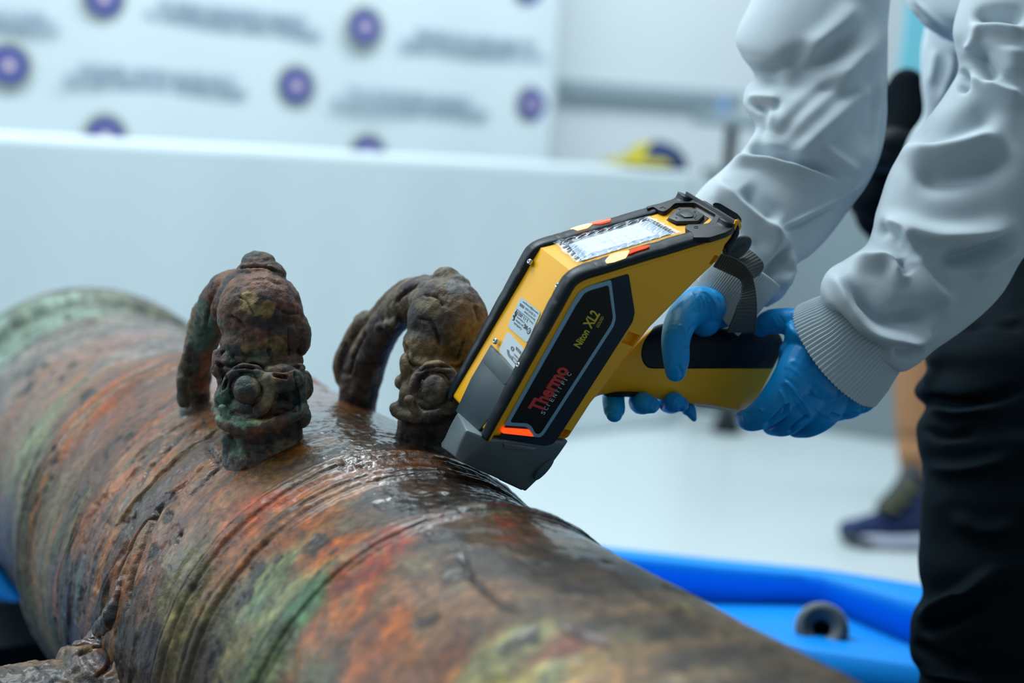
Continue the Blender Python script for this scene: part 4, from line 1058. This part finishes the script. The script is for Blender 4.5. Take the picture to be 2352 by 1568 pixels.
# keypad surround
kf = [(1592, 545), (1590, 533), (1572, 523), (1577, 515), (1612, 514), (1627, 512), (1645, 493), (1596, 465), (1551, 466), (1537, 479), (1526, 486), (1514, 483), (1501, 474), (1487, 479), (1484, 474), (1508, 468), (1545, 462), (1572, 459), (1597, 458), (1621, 461), (1668, 491), (1690, 506), (1686, 522), (1668, 533), (1630, 545)]
slab([FT(*q, .0042) for q in rnd(kf, 4, 3)], atn * -.0050, 'keypad_surround', rubber, bev=.0008, seg=3)
hexo = [(1533, 499), (1558, 475), (1590, 476), (1619, 493), (1603, 507), (1556, 508)]
pad = slab([FT(*q, .0036) for q in rnd(hexo, 3, 3)], atn * -.0044, 'key', keym, bev=.0007, label='dark hexagonal navigation key')
slab([FT(*q, .0006) for q in [(1531, 504), (1560, 477), (1590, 478), (1628, 500), (1612, 514), (1554, 517)]], atn * -.001, 'key_gap', blackdecal)
hexi = [(1551, 492), (1566, 482), (1578, 481), (1601, 493), (1597, 500), (1571, 501)]
slab([FT(*q, .0037) for q in rnd(hexi, 2, 3)], atn * .0003, 'key_recess', blackdecal)
hexc = [(1560, 492), (1570, 486), (1577, 486), (1594, 495), (1590, 499), (1574, 500)]
slab([FT(*q, .0040) for q in rnd(hexc, 2, 3)], atn * .0006, 'select_key', keym, bev=.0002)
for x, y in ((1560, 479), (1596, 485), (1553, 499), (1598, 502)):
    slab([FT(x - 3, y - 1, .0038), FT(x + 3, y, .0038), FT(x, y + 2.5, .0038)], atn * .0002, 'arrow_mark', ink)
q = [FT(1599 + 6 * math.cos(a), 521 + 2.6 * math.sin(a), .0044) for a in np.linspace(.6, 5.6, 16)] + [FT(1599 + 4.2 * math.cos(a), 521 + 1.6 * math.sin(a), .0044) for a in np.linspace(5.6, .6, 16)]
slab(q, atn * .0002, 'power_mark', ink)
q = [(1515, 477), (1522, 473), (1529, 477), (1527, 478), (1522, 475), (1517, 478)]
slab([FT(*a, .0044) for a in q], atn * .0002, 'return_mark', ink)
# --- orange lamps set in the bumpers
def bshell(px, py, c=.0085, o_=.0112): pass
def bump_pt(px, py, side=0, out=.0):
    """point on the outer skin of the bumper under a pixel: nearest sight-line hit of a swept band"""
    D = P(px, py, 1) - CAM; D /= np.linalg.norm(D)
    best = None
    k = .5 + out
    p0 = tl_a + atn * .0062; n = nrm(atn * 1.0 + anW * (.9 if side == 0 else -.3))
    if side: p0 = tl_a + atn * .0078
    p0 = p0 - anW * (0.0000 if side == 0 else AW - .006)
    n = n
    t_ = ((p0 + n * (.0004 + out) - CAM) @ n) / (D @ n); return CAM + D * t_
l1 = [(1394, 604), (1393, 594), (1402, 585), (1416, 580), (1446, 574), (1443, 582), (1436, 594), (1420, 600)]
l1b = [(1446, 574), (1470, 566), (1494, 562), (1488, 567), (1462, 575), (1443, 582)]
slab([bump_pt(*q) for q in rnd(l1, 3, 3)], -anW * .003 - atn * .003, 'lamp', glow, label='bright orange lamp on the near bumper')
slab([bump_pt(*q) for q in rnd(l1b, 2, 3)], -anW * .003 - atn * .003, 'lamp', glow2)
l2 = [(1310, 525), (1326, 519), (1350, 513), (1362, 513), (1348, 520), (1326, 526)]
l2b = [(1350, 513), (1375, 506), (1404, 501), (1402, 505), (1380, 511), (1362, 514)]
slab([bump_pt(*q, 1) for q in rnd(l2, 2, 3)], -atn * .004, 'lamp', glow, label='bright orange lamp on the far bumper')
slab([bump_pt(*q, 1) for q in rnd(l2b, 2, 3)], -atn * .004, 'lamp', glow2)
# --- hinge bar, hook, flap at the rear
slab([P(*q, dS(q[0], q[1], .05)) for q in rnd([(1636, 470), (1642, 465), (1654, 467), (1694, 491), (1703, 502), (1702, 512), (1694, 508), (1645, 478)], 3)], nrm(CAM - S(1660, 490)) * .010, 'hinge_bar', rubber, bev=.002)
slab([P(*q, dS(q[0], q[1], .012)) for q in rnd([(1689, 506), (1695, 501), (1701, 508), (1703, 520), (1700, 528), (1696, 526), (1693, 531), (1691, 524), (1693, 514)], 2)], nrm(CAM - S(1690, 500)) * .006, 'latch', yellow, bev=.0012, label='yellow latch')
fc_ = (1692, 570); q = []
for a in np.linspace(0, 2 * np.pi, 30, endpoint=False):
    X = 40 * math.cos(a); Y = 22 * math.sin(a); r = math.radians(-36); q.append((fc_[0] + X * math.cos(r) - Y * math.sin(r), fc_[1] + X * math.sin(r) + Y * math.cos(r)))
dfl = dS(1690, 570, .03)
slab([P(*a, dfl) for a in q], nrm(CAM - P(1690, 570, 1.2)) * -.006, 'port_cover', flapm, bev=.002, label='blue-grey rubber port cover')
text_mesh('NITON', (1684, 582), (1712, 562), (-2.6, -6.5), lambda x, y, h: P(x, y, dfl - h), 'lettering', pm('flap_print', (.015, .03, .038), .6), off=.0006, bold=.004)

# --- pistol grip
dg_ = lambda x, y: dS(x, y, AW * .5)
gr = [(1408, 812, 1345, 900), (1440, 800, 1340, 925), (1492, 757, 1383, 906), (1530, 744, 1450, 903), (1580, 748, 1525, 920), (1640, 752, 1580, 926), (1700, 754, 1640, 934), (1755, 757, 1690, 943), (1785, 766, 1698, 946), (1797, 785, 1712, 940), (1799, 800, 1735, 925)]
grr = [(a, b, c, d, (dg_(a, b) + dg_(c, d)) / 2, .50 if i > 1 else .44, 0) for i, (a, b, c, d) in enumerate(gr)]
V, F = tube(grr, 90, 72)
grip = mk('grip', V, F, yellow, gun, label='yellow pistol grip'); fixn(grip)
# black overmould along its back: the same skin, slightly proud
R = cr(grr, 160); V = []; na = 60; ok = []
for i in range(8, 160):
    r = R[i]; L = camP(r[0], r[1], r[4]); Q = camP(r[2], r[3], r[4]); c = (L + Q) / 2; e1 = (Q - L) / 2; w = np.linalg.norm(e1); v = -c / np.linalg.norm(c)
    if r[0] < 1498: continue
    e2 = v * w * r[5]; k = 1.025
    # lower border: a level line on the side, curved at the front end
    xm = r[0]; yb = 846 - (0 if xm > 1545 else ((1545 - xm) / 47) ** 2 * 72)
    a_s = np.linspace(math.pi, 0, 400); pp = c + np.cos(a_s)[:, None] * e1 + np.sin(a_s)[:, None] * e2; yy = CY - FPX * pp[:, 1] / -pp[:, 2]
    j = np.argmax(yy > yb); aE = a_s[j] if yy.max() > yb else 0
    ar = np.linspace(math.pi * 1.45, aE, na)
    kk = np.interp(np.arange(na), [0, 3, na - 4, na - 1], [1.0, k, k, 1.0])
    V.append(c + (kk * np.cos(ar))[:, None] * e1 + (kk * np.sin(ar))[:, None] * e2)
nr = len(V); V = toW(np.array(V).reshape(-1, 3))
o = mk('grip_cover', V, gridfaces(nr, na, False), rubber_soft, gun, label='black rubber back of the grip')
m = o.modifiers.new('t', 'SOLIDIFY'); m.thickness = .0016; m.offset = -1
blob('trigger', [ell(1420, 905, dS(1420, 905, .035), 36, 7, 22), ell(1445, 904, dS(1445, 904, .035), 30, 8, 20)], rubber, gun, .0012, 2)
slab([P(1600, 929, dS(1600, 929, .05)), P(1697, 943, dS(1697, 943, .05)), P(1697, 947, dS(1697, 943, .05)), P(1600, 933, dS(1600, 929, .05))], nrm(CAM - S(1650, 940)) * .01, 'base_rim', sticker_s)
# --- webbing wrist strap
def ribbon(pairs, name, n=150, mseg=26, c=.03, rib=70, label=None):
    Rr = cr(pairs, n); V = []
    for i, r in enumerate(Rr):
        a = camP(r[0], r[1], r[4]); b = camP(r[2], r[3], r[5]); t_ = nrm(Rr[min(i + 1, n - 1), :2] - Rr[max(i - 1, 0), :2]) 
        v = -nrm(a)
        for j in range(mseg):
            u = j / (mseg - 1); h = .0007 * math.sin(i / n * rib * 2 * math.pi) * (1 if .06 < u < .94 else .2) + (.0006 if u < .05 or u > .95 else 0)
            V.append(a * (1 - u) + b * u + v * h)
    o = mk(name, toW(np.array(V)), gridfaces(n, mseg, False), webbing, gun, label=label)
    m = o.modifiers.new('t', 'SOLIDIFY'); m.thickness = .0014; return o
dA_ = dS(1690, 620, .02)
ribbon([(1655, 582, 1638, 612, dA_, dA_), (1692, 594, 1672, 628, dA_, dA_), (1717, 616, 1699, 643, dA_ - .006, dA_), (1733, 652, 1704, 666, dA_ - .004, dA_ - .006), (1739, 705, 1693, 706, dA_, dA_ - .01), (1736, 764, 1670, 764, dS(1735, 760, .02), dS(1670, 760, .02))], 'wrist_strap', rib=34, n=240, label='grey ribbed webbing strap hanging to the grip')
ribbon([(1688, 596, 1716, 572, dA_ + .012, dA_ + .02), (1702, 606, 1735, 586, dA_ + .004, dA_ + .014), (1718, 622, 1752, 608, dA_ + .002, dA_ + .012), (1729, 640, 1740, 632, dA_ + .004, dA_ + .02)], 'wrist_strap', rib=11, n=120)

# =================================================================== TECHNICIAN
pf = ray_z(2230, 1900, 0)
tech = thing('person', (pf[0], pf[1], 0), 'person in white sweatshirt, blue gloves and dark trousers bending over and holding the yellow analyzer', 'person')
def sleeve(name, rings, N, Ms, folds, mat=cloth, label=None, wr=.0008, sq=1.0, sm=10):
    V, F = tube(rings, N, Ms, sq=sq)
    w = V + 0
    o = mk(name, V, F, mat, tech, label=label); fixn(o)
    w = getco(o); n = getn(o)
    setco(o, w + n * (.0045 * fbm(w * 9, 3, 101) + wr * fbm(w * 26, 3, 103))[:, None])
    sculpt(o, [(a, b * 1.2, c * 1.55) for a, b, c in folds], tap=3.6)
    m = o.modifiers.new('s', 'SMOOTH'); m.iterations = sm; m.factor = .5; bake(o)
    return o
# right arm: sleeve, cuff, glove
dA0 = dS(1700, 700, .05)
A = [(1770, -110, 2050, -110, 1.40, .8, 0), (1722, 0, 2043, 20, 1.39, .8, 0), (1690, 80, 2043, 110, 1.385, .8, .1), (1702, 125, 2043, 165, 1.38, .8, .1), (1733, 172, 2042, 215, 1.375, .8, .1), (1714, 205, 2040, 265, 1.37, .8, .1), (1710, 240, 2034, 320, 1.365, .8, .1),
     (1737, 288, 2018, 380, 1.355, .8, .1), (1716, 335, 1992, 430, 1.35, .8, .1), (1664, 392, 1955, 480, 1.34, .78, .15), (1618, 434, 1915, 530, 1.33, .75, .2), (1586, 478, 1868, 578, 1.315, .7, .2), (1578, 530, 1822, 612, 1.305, .65, .2), (1592, 575, 1817, 645, 1.30, .6, .2), (1618, 610, 1800, 680, 1.295, .5, .2), (1650, 640, 1765, 705, 1.29, .35, .2)]
fA = [([(1745, 380), (1800, 305), (1870, 235), (1960, 150), (2035, 40)], 24, .009), ([(1805, 400), (1870, 320), (1950, 245), (2035, 160)], 20, .007), ([(1770, 345), (1840, 258), (1940, 170)], 16, -.007),
      ([(1735, 182), (1790, 158), (1830, 130), (1880, 100)], 18, -.006), ([(1820, 140), (1900, 90), (1980, 0)], 22, .006), ([(1800, 190), (1880, 140), (1960, 80)], 20, -.006),
      ([(1722, 245), (1770, 242), (1800, 246)], 12, -.003), ([(1712, 224), (1760, 226), (1795, 232)], 9, .003), ([(1712, 236), (1750, 250), (1762, 285), (1745, 330)], 8, -.003), ([(1760, 240), (1766, 280), (1720, 350), (1690, 385)], 10, .003),
      ([(1664, 390), (1700, 371), (1760, 370), (1850, 394), (1938, 422)], 8, .007), ([(1690, 362), (1755, 355), (1850, 378), (1935, 405)], 9, -.008), ([(1792, 528), (1850, 498), (1930, 455), (1990, 408)], 4, .0022), ([(1795, 534), (1852, 505), (1930, 463)], 4, -.0022),
      ([(1658, 398), (1662, 436), (1715, 480), (1780, 535), (1803, 590)], 12, .008), ([(1700, 430), (1745, 478), (1790, 512)], 18, -.006), ([(1640, 440), (1680, 490), (1740, 545), (1770, 600)], 20, -.005), ([(1800, 552), (1798, 590), (1762, 628), (1752, 660)], 8, -.007),
      ([(1808, 570), (1812, 620), (1790, 668)], 10, .005), ([(1680, 570), (1720, 600), (1740, 650)], 12, .005), ([(1990, 130), (2015, 250), (1985, 360)], 22, -.006), ([(2030, 150), (2025, 280), (1990, 400), (1930, 470)], 5, .003), ([(1880, 330), (1930, 370), (1975, 400)], 12, .004)]
s1 = sleeve('sleeve', A, 300, 300, fA, label='white sleeve of the arm holding the grip')
def cuff(rings, n, m, nr, amp, name='cuff', label=None):
    V, F = tube(rings, n, m, cap=(True, True))
    c = V[:n * m].reshape(n, m, 3).mean(1, keepdims=True); X = V[:n * m].reshape(n, m, 3)
    d = X - c; L = np.linalg.norm(d, axis=2, keepdims=True)
    a = np.linspace(0, 2 * np.pi, m, endpoint=False)[None, :, None]
    ph = 1.2 * fbm(X * 22, 2, 7)[..., None]
    wv = np.sin(a * nr + ph)
    X = X + d / L * (amp * np.sign(wv) * np.abs(wv) ** .6 + .0016 * fbm(X * 30, 3, 9)[..., None])
    V[:n * m] = X.reshape(-1, 3)
    o = mk(name, V, F, ribm, tech, label=label); fixn(o); return o
cuff([(1650, 570, 1792, 660, 1.285, .75, -.1), (1632, 598, 1762, 695, 1.280, .75, -.1), (1616, 622, 1728, 735, 1.278, .72, -.1), (1604, 644, 1694, 768, 1.278, .66, .10)], 60, 900, 88, .0007, label='ribbed cuff behind the webbing strap')
d1 = dS(1550, 800, .002); dm = dS(1620, 740, .035)
gl1 = blob('glove', [
    chain([(1655, 715, dm + .02, 40), (1615, 705, dm + .006, 46)]), chain([(1625, 704, dm, 44), (1598, 702, dm - .006, 43), (1566, 735, dm - .022, 38), (1552, 780, d1 - .002, 34), (1553, 825, d1 - .006, 31), (1552, 852, d1 - .004, 25)]),
    ell(1618, 728, dm + .008, 42, 46, 50), ell(1600, 790, dm + .055, 60, 60, 40), chain([(1560, 800, dm + .07, 42), (1470, 860, dm + .062, 34)]),
    chain([(1560, 790, dm + .075, 34), (1450, 860, dm + .065, 30), (1412, 900, dS(1412, 900, .052), 27), (1411, 940, dS(1411, 940, .030), 25), (1411, 950, dS(1411, 945, .026), 20)]),
    chain([(1600, 820, dm + .075, 34), (1500, 880, dm + .06, 28), (1470, 920, dS(1470, 920, .045), 26), (1478, 926, dS(1478, 925, .022), 26), (1496, 930, dS(1490, 928, .016), 20)]),
    chain([(1620, 840, dm + .075, 34), (1560, 885, dm + .06, 28), (1536, 922, dS(1536, 920, .045), 25), (1548, 924, dS(1548, 924, .02), 25), (1564, 928, dS(1560, 926, .016), 18)]),
    chain([(1640, 850, dm + .072, 30), (1600, 890, dm + .06, 24), (1578, 930, dS(1580, 930, .04), 18), (1586, 945, dS(1586, 945, .03), 14), (1594, 962, dS(1590, 960, .028), 7)])],
    glove, tech, .0011, 3, label='blue nitrile glove gripping the handle near the body')
wr_ = []
for i in range(9): 
    a = 1588 + i * 6.5; wr_.append(([(a, 668 + i * 3), (a + 8, 690 + i * 3), (a + 10, 718 + i * 2)], 2.6, -.0009 if i % 2 else .0007))
sculpt(gl1, wr_ + [([(1596, 742), (1580, 768), (1575, 790)], 4, -.0015), ([(1582, 798), (1572, 797)], 3, -.002), ([(1540, 720), (1552, 705), (1570, 690)], 4, .001), ([(1556, 835), (1566, 860), (1560, 880)], 4, -.001), ([(1545, 805), (1540, 850), (1538, 870)], 5, .0009),
    ([(1438, 905), (1440, 930), (1434, 950)], 4, -.003), ([(1516, 905), (1520, 925), (1512, 948)], 4, -.003), ([(1580, 905), (1572, 930), (1560, 948)], 4, -.002), ([(1490, 915), (1505, 925), (1498, 940)], 3, -.0015), ([(1400, 945), (1420, 950), (1424, 962)], 3, -.0013), ([(1555, 912), (1568, 922), (1560, 938)], 3, -.0015),
    ([(1560, 745), (1575, 760), (1570, 775)], 3, .0012), ([(1610, 655), (1640, 672), (1655, 700)], 3, -.001), ([(1604, 662), (1632, 680), (1645, 705)], 3, .0009)])
# left arm: sleeve, cuff, glove
B = [(2260, -160, 2640, -40, 1.36, .8, 0), (2215, -40, 2620, 30, 1.35, .8, 0), (2190, 60, 2600, 150, 1.34, .8, 0), (2196, 110, 2580, 220, 1.335, .8, 0), (2203, 160, 2560, 300, 1.33, .8, .05), (2172, 215, 2530, 365, 1.325, .8, .1), (2120, 285, 2490, 425, 1.315, .8, .1), (2066, 352, 2430, 500, 1.305, .8, .15), (2034, 415, 2385, 545, 1.30, .8, .15),
     (2010, 485, 2345, 600, 1.295, .78, .2), (2004, 525, 2318, 650, 1.29, .75, .25), (1990, 562, 2290, 688, 1.285, .75, .25), (1945, 595, 2250, 728, 1.28, .72, .25), (1906, 620, 2205, 764, 1.275, .7, .25), (1888, 655, 2150, 800, 1.27, .68, .25), (1893, 690, 2110, 834, 1.268, .62, .25), (1912, 712, 2078, 852, 1.267, .55, .2), (1935, 735, 2050, 850, 1.266, .35, .15)]
fB = [([(2058, 356), (2130, 352), (2220, 335), (2305, 305)], 20, .010), ([(2085, 318), (2180, 300), (2262, 262), (2290, 215)], 26, -.008), ([(2080, 402), (2190, 398), (2340, 352)], 30, -.009),
      ([(2008, 500), (2060, 520), (2150, 548), (2250, 542), (2352, 508)], 22, .012), ([(2145, 588), (2230, 580), (2345, 545)], 20, -.012), ([(2012, 528), (2050, 530), (2085, 556)], 14, -.006), ([(2028, 510), (2065, 525), (2092, 560), (2100, 600)], 8, .006),
      ([(1892, 632), (1925, 650), (1955, 702), (2000, 758), (2075, 776), (2160, 752)], 13, .010), ([(1935, 640), (1985, 688), (2035, 728), (2110, 722), (2160, 690)], 26, -.012), ([(1950, 600), (2000, 606), (2042, 604), (2065, 640), (2085, 655)], 12, .009), ([(2062, 598), (2082, 640)], 12, -.004),
      ([(2118, 560), (2108, 620), (2140, 672), (2200, 695)], 22, .010), ([(2230, 640), (2280, 600), (2345, 560)], 16, .006), ([(1896, 700), (1925, 738), (1985, 790), (2050, 818)], 10, -.006), ([(2050, 800), (2085, 808), (2120, 795)], 12, -.006), ([(2060, 780), (2110, 775), (2150, 755)], 8, .004),
      ([(2228, 42), (2290, 36), (2360, 45)], 12, -.010), ([(2220, 60), (2290, 62), (2360, 72)], 10, .006), ([(2225, 160), (2280, 205), (2360, 232)], 16, .009), ([(2235, 110), (2262, 160), (2290, 192)], 18, -.010), ([(2200, 160), (2218, 190), (2195, 205)], 9, -.008), ([(2215, 120), (2235, 100), (2245, 60)], 9, .004), ([(2330, 100), (2320, 180)], 24, .004)]
s2 = sleeve('sleeve', B, 340, 340, fB, label='white sleeve nearest the viewer')
cuff([(1925, 668, 2112, 810, 1.272, .74, .30), (1900, 678, 2068, 852, 1.270, .74, .32), (1866, 690, 2040, 892, 1.268, .74, .32), (1831, 704, 2012, 929, 1.266, .74, .33)], 60, 1100, 84, .0009, label='ribbed cuff at the near wrist')
dB = lambda x, y, c: dS(x, y, c)
gl2 = blob('glove', [
    chain([(2000, 740, 1.285, 50), (1945, 800, 1.284, 66), (1895, 845, 1.266, 84)], flatk=1.0), ell(1866, 856, 1.264, 84, 84, 84, 35),
    chain([(1850, 790, 1.262, 66), (1828, 810, 1.264, 40)]), chain([(1890, 752, 1.27, 46), (1840, 745, 1.27, 40), (1800, 737, 1.275, 31), (1764, 740, 1.285, 28), (1748, 752, 1.292, 22)]),
    chain([(1850, 830, 1.255, 56), (1808, 892, 1.245, 46), (1765, 940, 1.245, 38), (1728, 962, 1.255, 29), (1710, 962, 1.268, 22)]),
    chain([(1885, 870, 1.262, 48), (1842, 930, 1.255, 42), (1805, 968, 1.262, 33), (1775, 975, 1.28, 26)]),
    chain([(1920, 890, 1.268, 48), (1888, 945, 1.264, 42), (1860, 974, 1.27, 30), (1830, 982, 1.285, 24)]),
    chain([(1960, 870, 1.278, 52), (1950, 912, 1.27, 48), (1925, 930, 1.278, 38)]), ell(1972, 915, 1.272, 40, 36, 50), ell(1985, 905, 1.270, 26, 30, 40)],
    glove, tech, .0011, 3, label='blue nitrile glove cupping the end of the grip')
sculpt(gl2, [(a_, b_, c_ * (.55 if abs(c_) < .0025 else 1)) for a_, b_, c_ in [([(1812, 925), (1800, 955), (1760, 985)], 4, -.005), ([(1806, 935), (1842, 985)], 2, 0), ([(1752, 982), (1775, 965), (1802, 935), (1806, 930)], 4, -.004), ([(1812, 996), (1830, 975), (1858, 955)], 4, -.005), ([(1862, 955), (1850, 930), (1830, 905), (1800, 870)], 4, .0022), ([(1806, 930), (1795, 905), (1788, 895)], 3, .0016),
    ([(1868, 930), (1890, 950), (1912, 958)], 4, .0016), ([(1795, 880), (1812, 920), (1832, 955)], 5, -.0018), ([(1850, 960), (1830, 935), (1812, 900)], 5, -.0015), ([(1742, 937), (1756, 946)], 3, .0018), ([(1708, 950), (1712, 968), (1722, 975)], 4, .0016), ([(1716, 946), (1722, 966)], 3, -.0014),
    ([(1803, 850), (1820, 830), (1850, 850)], 5, .0014), ([(1798, 865), (1830, 890), (1860, 935)], 4, -.0012), ([(1810, 838), (1845, 870), (1880, 915)], 4, .0009), ([(1822, 830), (1858, 855), (1890, 885)], 4, -.0009), ([(1745, 735), (1752, 750)], 3, .0014), ([(1775, 728), (1785, 745), (1800, 755)], 3, .0014), ([(1790, 724), (1803, 745)], 3, -.0012), ([(1822, 712), (1822, 760), (1840, 800)], 3, -.0010), ([(1815, 712), (1814, 750)], 3, .0009),
    ([(1905, 950), (1930, 958)], 3, -.003), ([(1940, 905), (1960, 930), (1980, 935)], 3, .0012), ([(1985, 940), (1998, 925)], 3, -.002)]])
# torso of the sweatshirt, hem hanging behind, trousers
sleeve('sweatshirt_body', [(2100, -420, 2900, -420, 1.62, .6, 0), (2060, -260, 2800, -260, 1.58, .6, 0), (2050, -120, 2700, -100, 1.54, .55, 0), (2068, -10, 2640, 30, 1.50, .5, 0), (2110, 45, 2560, 120, 1.48, .45, 0), (2160, 90, 2480, 190, 1.48, .3, 0)], 120, 160,
       [([(2090, 0), (2130, 40), (2190, 88)], 5, -.004), ([(2100, 0), (2140, 40), (2200, 80)], 5, .004), ([(2080, -10), (2120, 45), (2195, 95)], 4, .003)], label='white sweatshirt body hanging over the arms')
sleeve('shirt_hem', [(2132, 20, 2260, 30, 1.72, .5, 0), (2122, 75, 2250, 90, 1.71, .5, 0), (2114, 120, 2245, 140, 1.70, .5, 0), (2115, 190, 2230, 210, 1.69, .5, 0), (2117, 260, 2200, 275, 1.68, .5, 0), (2090, 300, 2190, 320, 1.67, .5, 0), (2070, 345, 2160, 370, 1.66, .5, 0), (2064, 390, 2140, 400, 1.66, .3, 0)], 120, 100,
       [([(2196, 110), (2198, 160), (2165, 230)], 5, -.004), ([(2185, 120), (2185, 170), (2155, 240)], 5, .004), ([(2150, 110), (2135, 200)], 7, .003)], label='white sweatshirt hem hanging behind the near sleeve')
T = [(2300, 380, 2900, 430, 1.60, .7, 0), (2240, 560, 2820, 600, 1.56, .7, 0), (2200, 700, 2760, 720, 1.52, .7, 0), (2150, 760, 2740, 780, 1.50, .7, 0), (2124, 800, 2730, 830, 1.49, .7, 0), (2134, 850, 2720, 870, 1.48, .7, 0), (2106, 898, 2710, 910, 1.48, .7, 0), (2131, 935, 2700, 940, 1.47, .7, 0), (2113, 978, 2690, 980, 1.47, .7, 0), (2116, 1020, 2690, 1020, 1.46, .7, 0), (2124, 1075, 2680, 1080, 1.46, .7, 0), (2118, 1150, 2670, 1160, 1.45, .7, 0), (2114, 1230, 2660, 1240, 1.45, .7, 0), (2116, 1310, 2650, 1310, 1.44, .7, 0),
     (2124, 1365, 2640, 1370, 1.44, .7, 0), (2100, 1412, 2640, 1420, 1.44, .7, 0), (2092, 1460, 2630, 1470, 1.44, .7, 0), (2094, 1510, 2620, 1520, 1.44, .7, 0), (2112, 1545, 2610, 1550, 1.44, .7, 0), (2106, 1600, 2600, 1610, 1.44, .7, 0), (2110, 1750, 2580, 1760, 1.44, .7, 0), (2130, 2000, 2560, 2010, 1.45, .7, 0), (2150, 2190, 2540, 2200, 1.47, .7, 0)]
tr_ = sleeve('trousers', T, 360, 220, [([(2105, 900), (2150, 920), (2230, 925), (2352, 890)], 10, -.008), ([(2125, 940), (2200, 950), (2300, 935)], 10, .007), ([(2112, 980), (2170, 1000), (2260, 985)], 9, -.006), ([(2118, 1060), (2200, 1080), (2352, 1040)], 14, .006), ([(2100, 1420), (2160, 1395), (2230, 1345), (2300, 1300)], 10, .010), ([(2105, 1450), (2170, 1430), (2260, 1380)], 12, -.009),
     ([(2095, 1470), (2150, 1510), (2240, 1545)], 10, -.008), ([(2110, 1530), (2180, 1545), (2280, 1580)], 12, .007), ([(2180, 1180), (2260, 1220), (2352, 1200)], 16, .005), ([(2140, 800), (2150, 850), (2120, 890)], 9, .005), ([(2200, 760), (2280, 740), (2352, 760)], 8, -.005), ([(2240, 740), (2352, 735)], 6, .004)], mat=trous, wr=.003, label='dark navy trouser leg')
# shoe under the trouser leg, below the frame
ank = np.array(P(2340, 2190, 1.47)); 
dz = proj(np.array([ank[0], ank[1], .05])); 
blob('shoe', [chain([(dz[0] + 40, dz[1] - 10, dz[2] + .05, 90), (dz[0] - 160, dz[1] + 10, dz[2] - .03, 88)]), chain([(dz[0] + 20, dz[1] - 180, dz[2] + .03, 85), (dz[0] + 20, dz[1] - 20, dz[2] + .03, 95)])], rubber, tech, .006, 4)
# dark padded bag seen between the sleeves
dbg = 1.95
bagp = P(2060, 360, dbg)
bag = thing('bag', (bagp[0], bagp[1], bagp[2] - .18), 'black padded bag seen in the gap between the two white sleeves', 'bag')
bm_ = pm('black_padding', (.002, .005, .008), .8, spec=.06)
blob('bag_body', [chain([(2082, 200, dbg, 44), (2086, 260, dbg, 60), (2080, 330, dbg, 70)]), ell(2040, 262, dbg + .02, 50, 70, 60), chain([(2060, 330, dbg, 70), (2040, 420, dbg, 80), (2020, 450, dbg, 70)]), chain([(2010, 440, dbg, 56), (2000, 500, dbg + .01, 36), (2012, 535, dbg + .01, 22)]), chain([(1990, 440, dbg + .02, 44), (1975, 470, dbg + .02, 26)])], bm_, bag, .004, 3)
blob('bag_flap', [chain([(2010, 335, dbg - .05, 30), (2050, 325, dbg - .06, 34), (2085, 335, dbg - .05, 30)]), chain([(2020, 360, dbg - .05, 40), (2070, 360, dbg - .05, 40)])], pm('black_flap', (.006, .012, .016), .6, spec=.2), bag, .003, 3)
# =================================================================== second person behind
sh = ray_z(2090, 1250, 0); ds = proj(sh)[2]; kz = ds / FPX
w2 = thing('person', (sh[0], sh[1], 0), 'second person behind, only tan trouser leg and blue shoe visible', 'person')
tanm = pm('tan_trousers', (.30, .145, .062), .85, bump=('noise', 60, .3, .004)); 
V, F = tube([(2052, 700, 2240, 700, ds + .02, .8, 0), (2052, 860, 2238, 862, ds + .02, .8, 0), (2055, 960, 2234, 962, ds + .02, .8, 0), (2062, 1040, 2228, 1042, ds + .02, .8, 0), (2070, 1100, 2224, 1105, ds + .02, .8, 0)], 80, 60)
o = mk('trouser_leg', V, F, tanm, w2, label='tan trouser leg'); fixn(o); sculpt(o, [([(2050, 1000), (2110, 1010), (2200, 1000)], 12, -.012), ([(2055, 1040), (2120, 1046), (2220, 1040)], 10, .008)])
navyshoe = pm('navy_shoe', (.006, .022, .09), .7); 
blob('shoe_upper', [chain([(2180, 1196, ds + .03, 42), (2080, 1200, ds, 40), (1985, 1212, ds - .03, 28), (1958, 1218, ds - .04, 22)]), chain([(2150, 1095, ds + .02, 50), (2130, 1150, ds + .01, 52), (2080, 1180, ds, 44)]), ell(2090, 1140, ds, 30, 44, 40), ell(1960, 1212, ds - .04, 34, 20, 40)], navyshoe, w2, .004, 3, label='navy blue shoe upper')
blob('shoe_tongue', [chain([(2105, 1080, ds - .01, 30), (2070, 1130, ds - .04, 26), (2030, 1165, ds - .05, 20)])], pm('dark_grey_mesh', (.035, .045, .05), .8), w2, .004, 2)
for (x, y) in ((2085, 1115), (2065, 1140), (2042, 1160)):
    blob('lace', [chain([(x - 12, y - 6, ds - .075, 5), (x + 6, y + 6, ds - .08, 5), (x + 22, y + 12, ds - .07, 5)])], pm('yellow_green_lace', (.16, .15, .05), .8), w2, .003, 1)
blob('shoe_sole', [chain([(2190, 1236, ds + .03, 15), (2100, 1240, ds - .01, 16), (2010, 1238, ds - .04, 15), (1962, 1232, ds - .05, 12)]), chain([(2160, 1238, ds - .04, 13), (2060, 1243, ds - .06, 13), (1980, 1238, ds - .07, 10)])], pm('lilac_white_sole', (.48, .50, .62), .6), w2, .003, 2, label='pale shoe sole')
blob('toe_bumper', [chain([(1998, 1246, ds - .08, 8), (1955, 1238, ds - .065, 13), (1938, 1220, ds - .045, 13), (1944, 1204, ds - .03, 8)])], pm('dark_toe', (.03, .04, .045), .7), w2, .003, 2)
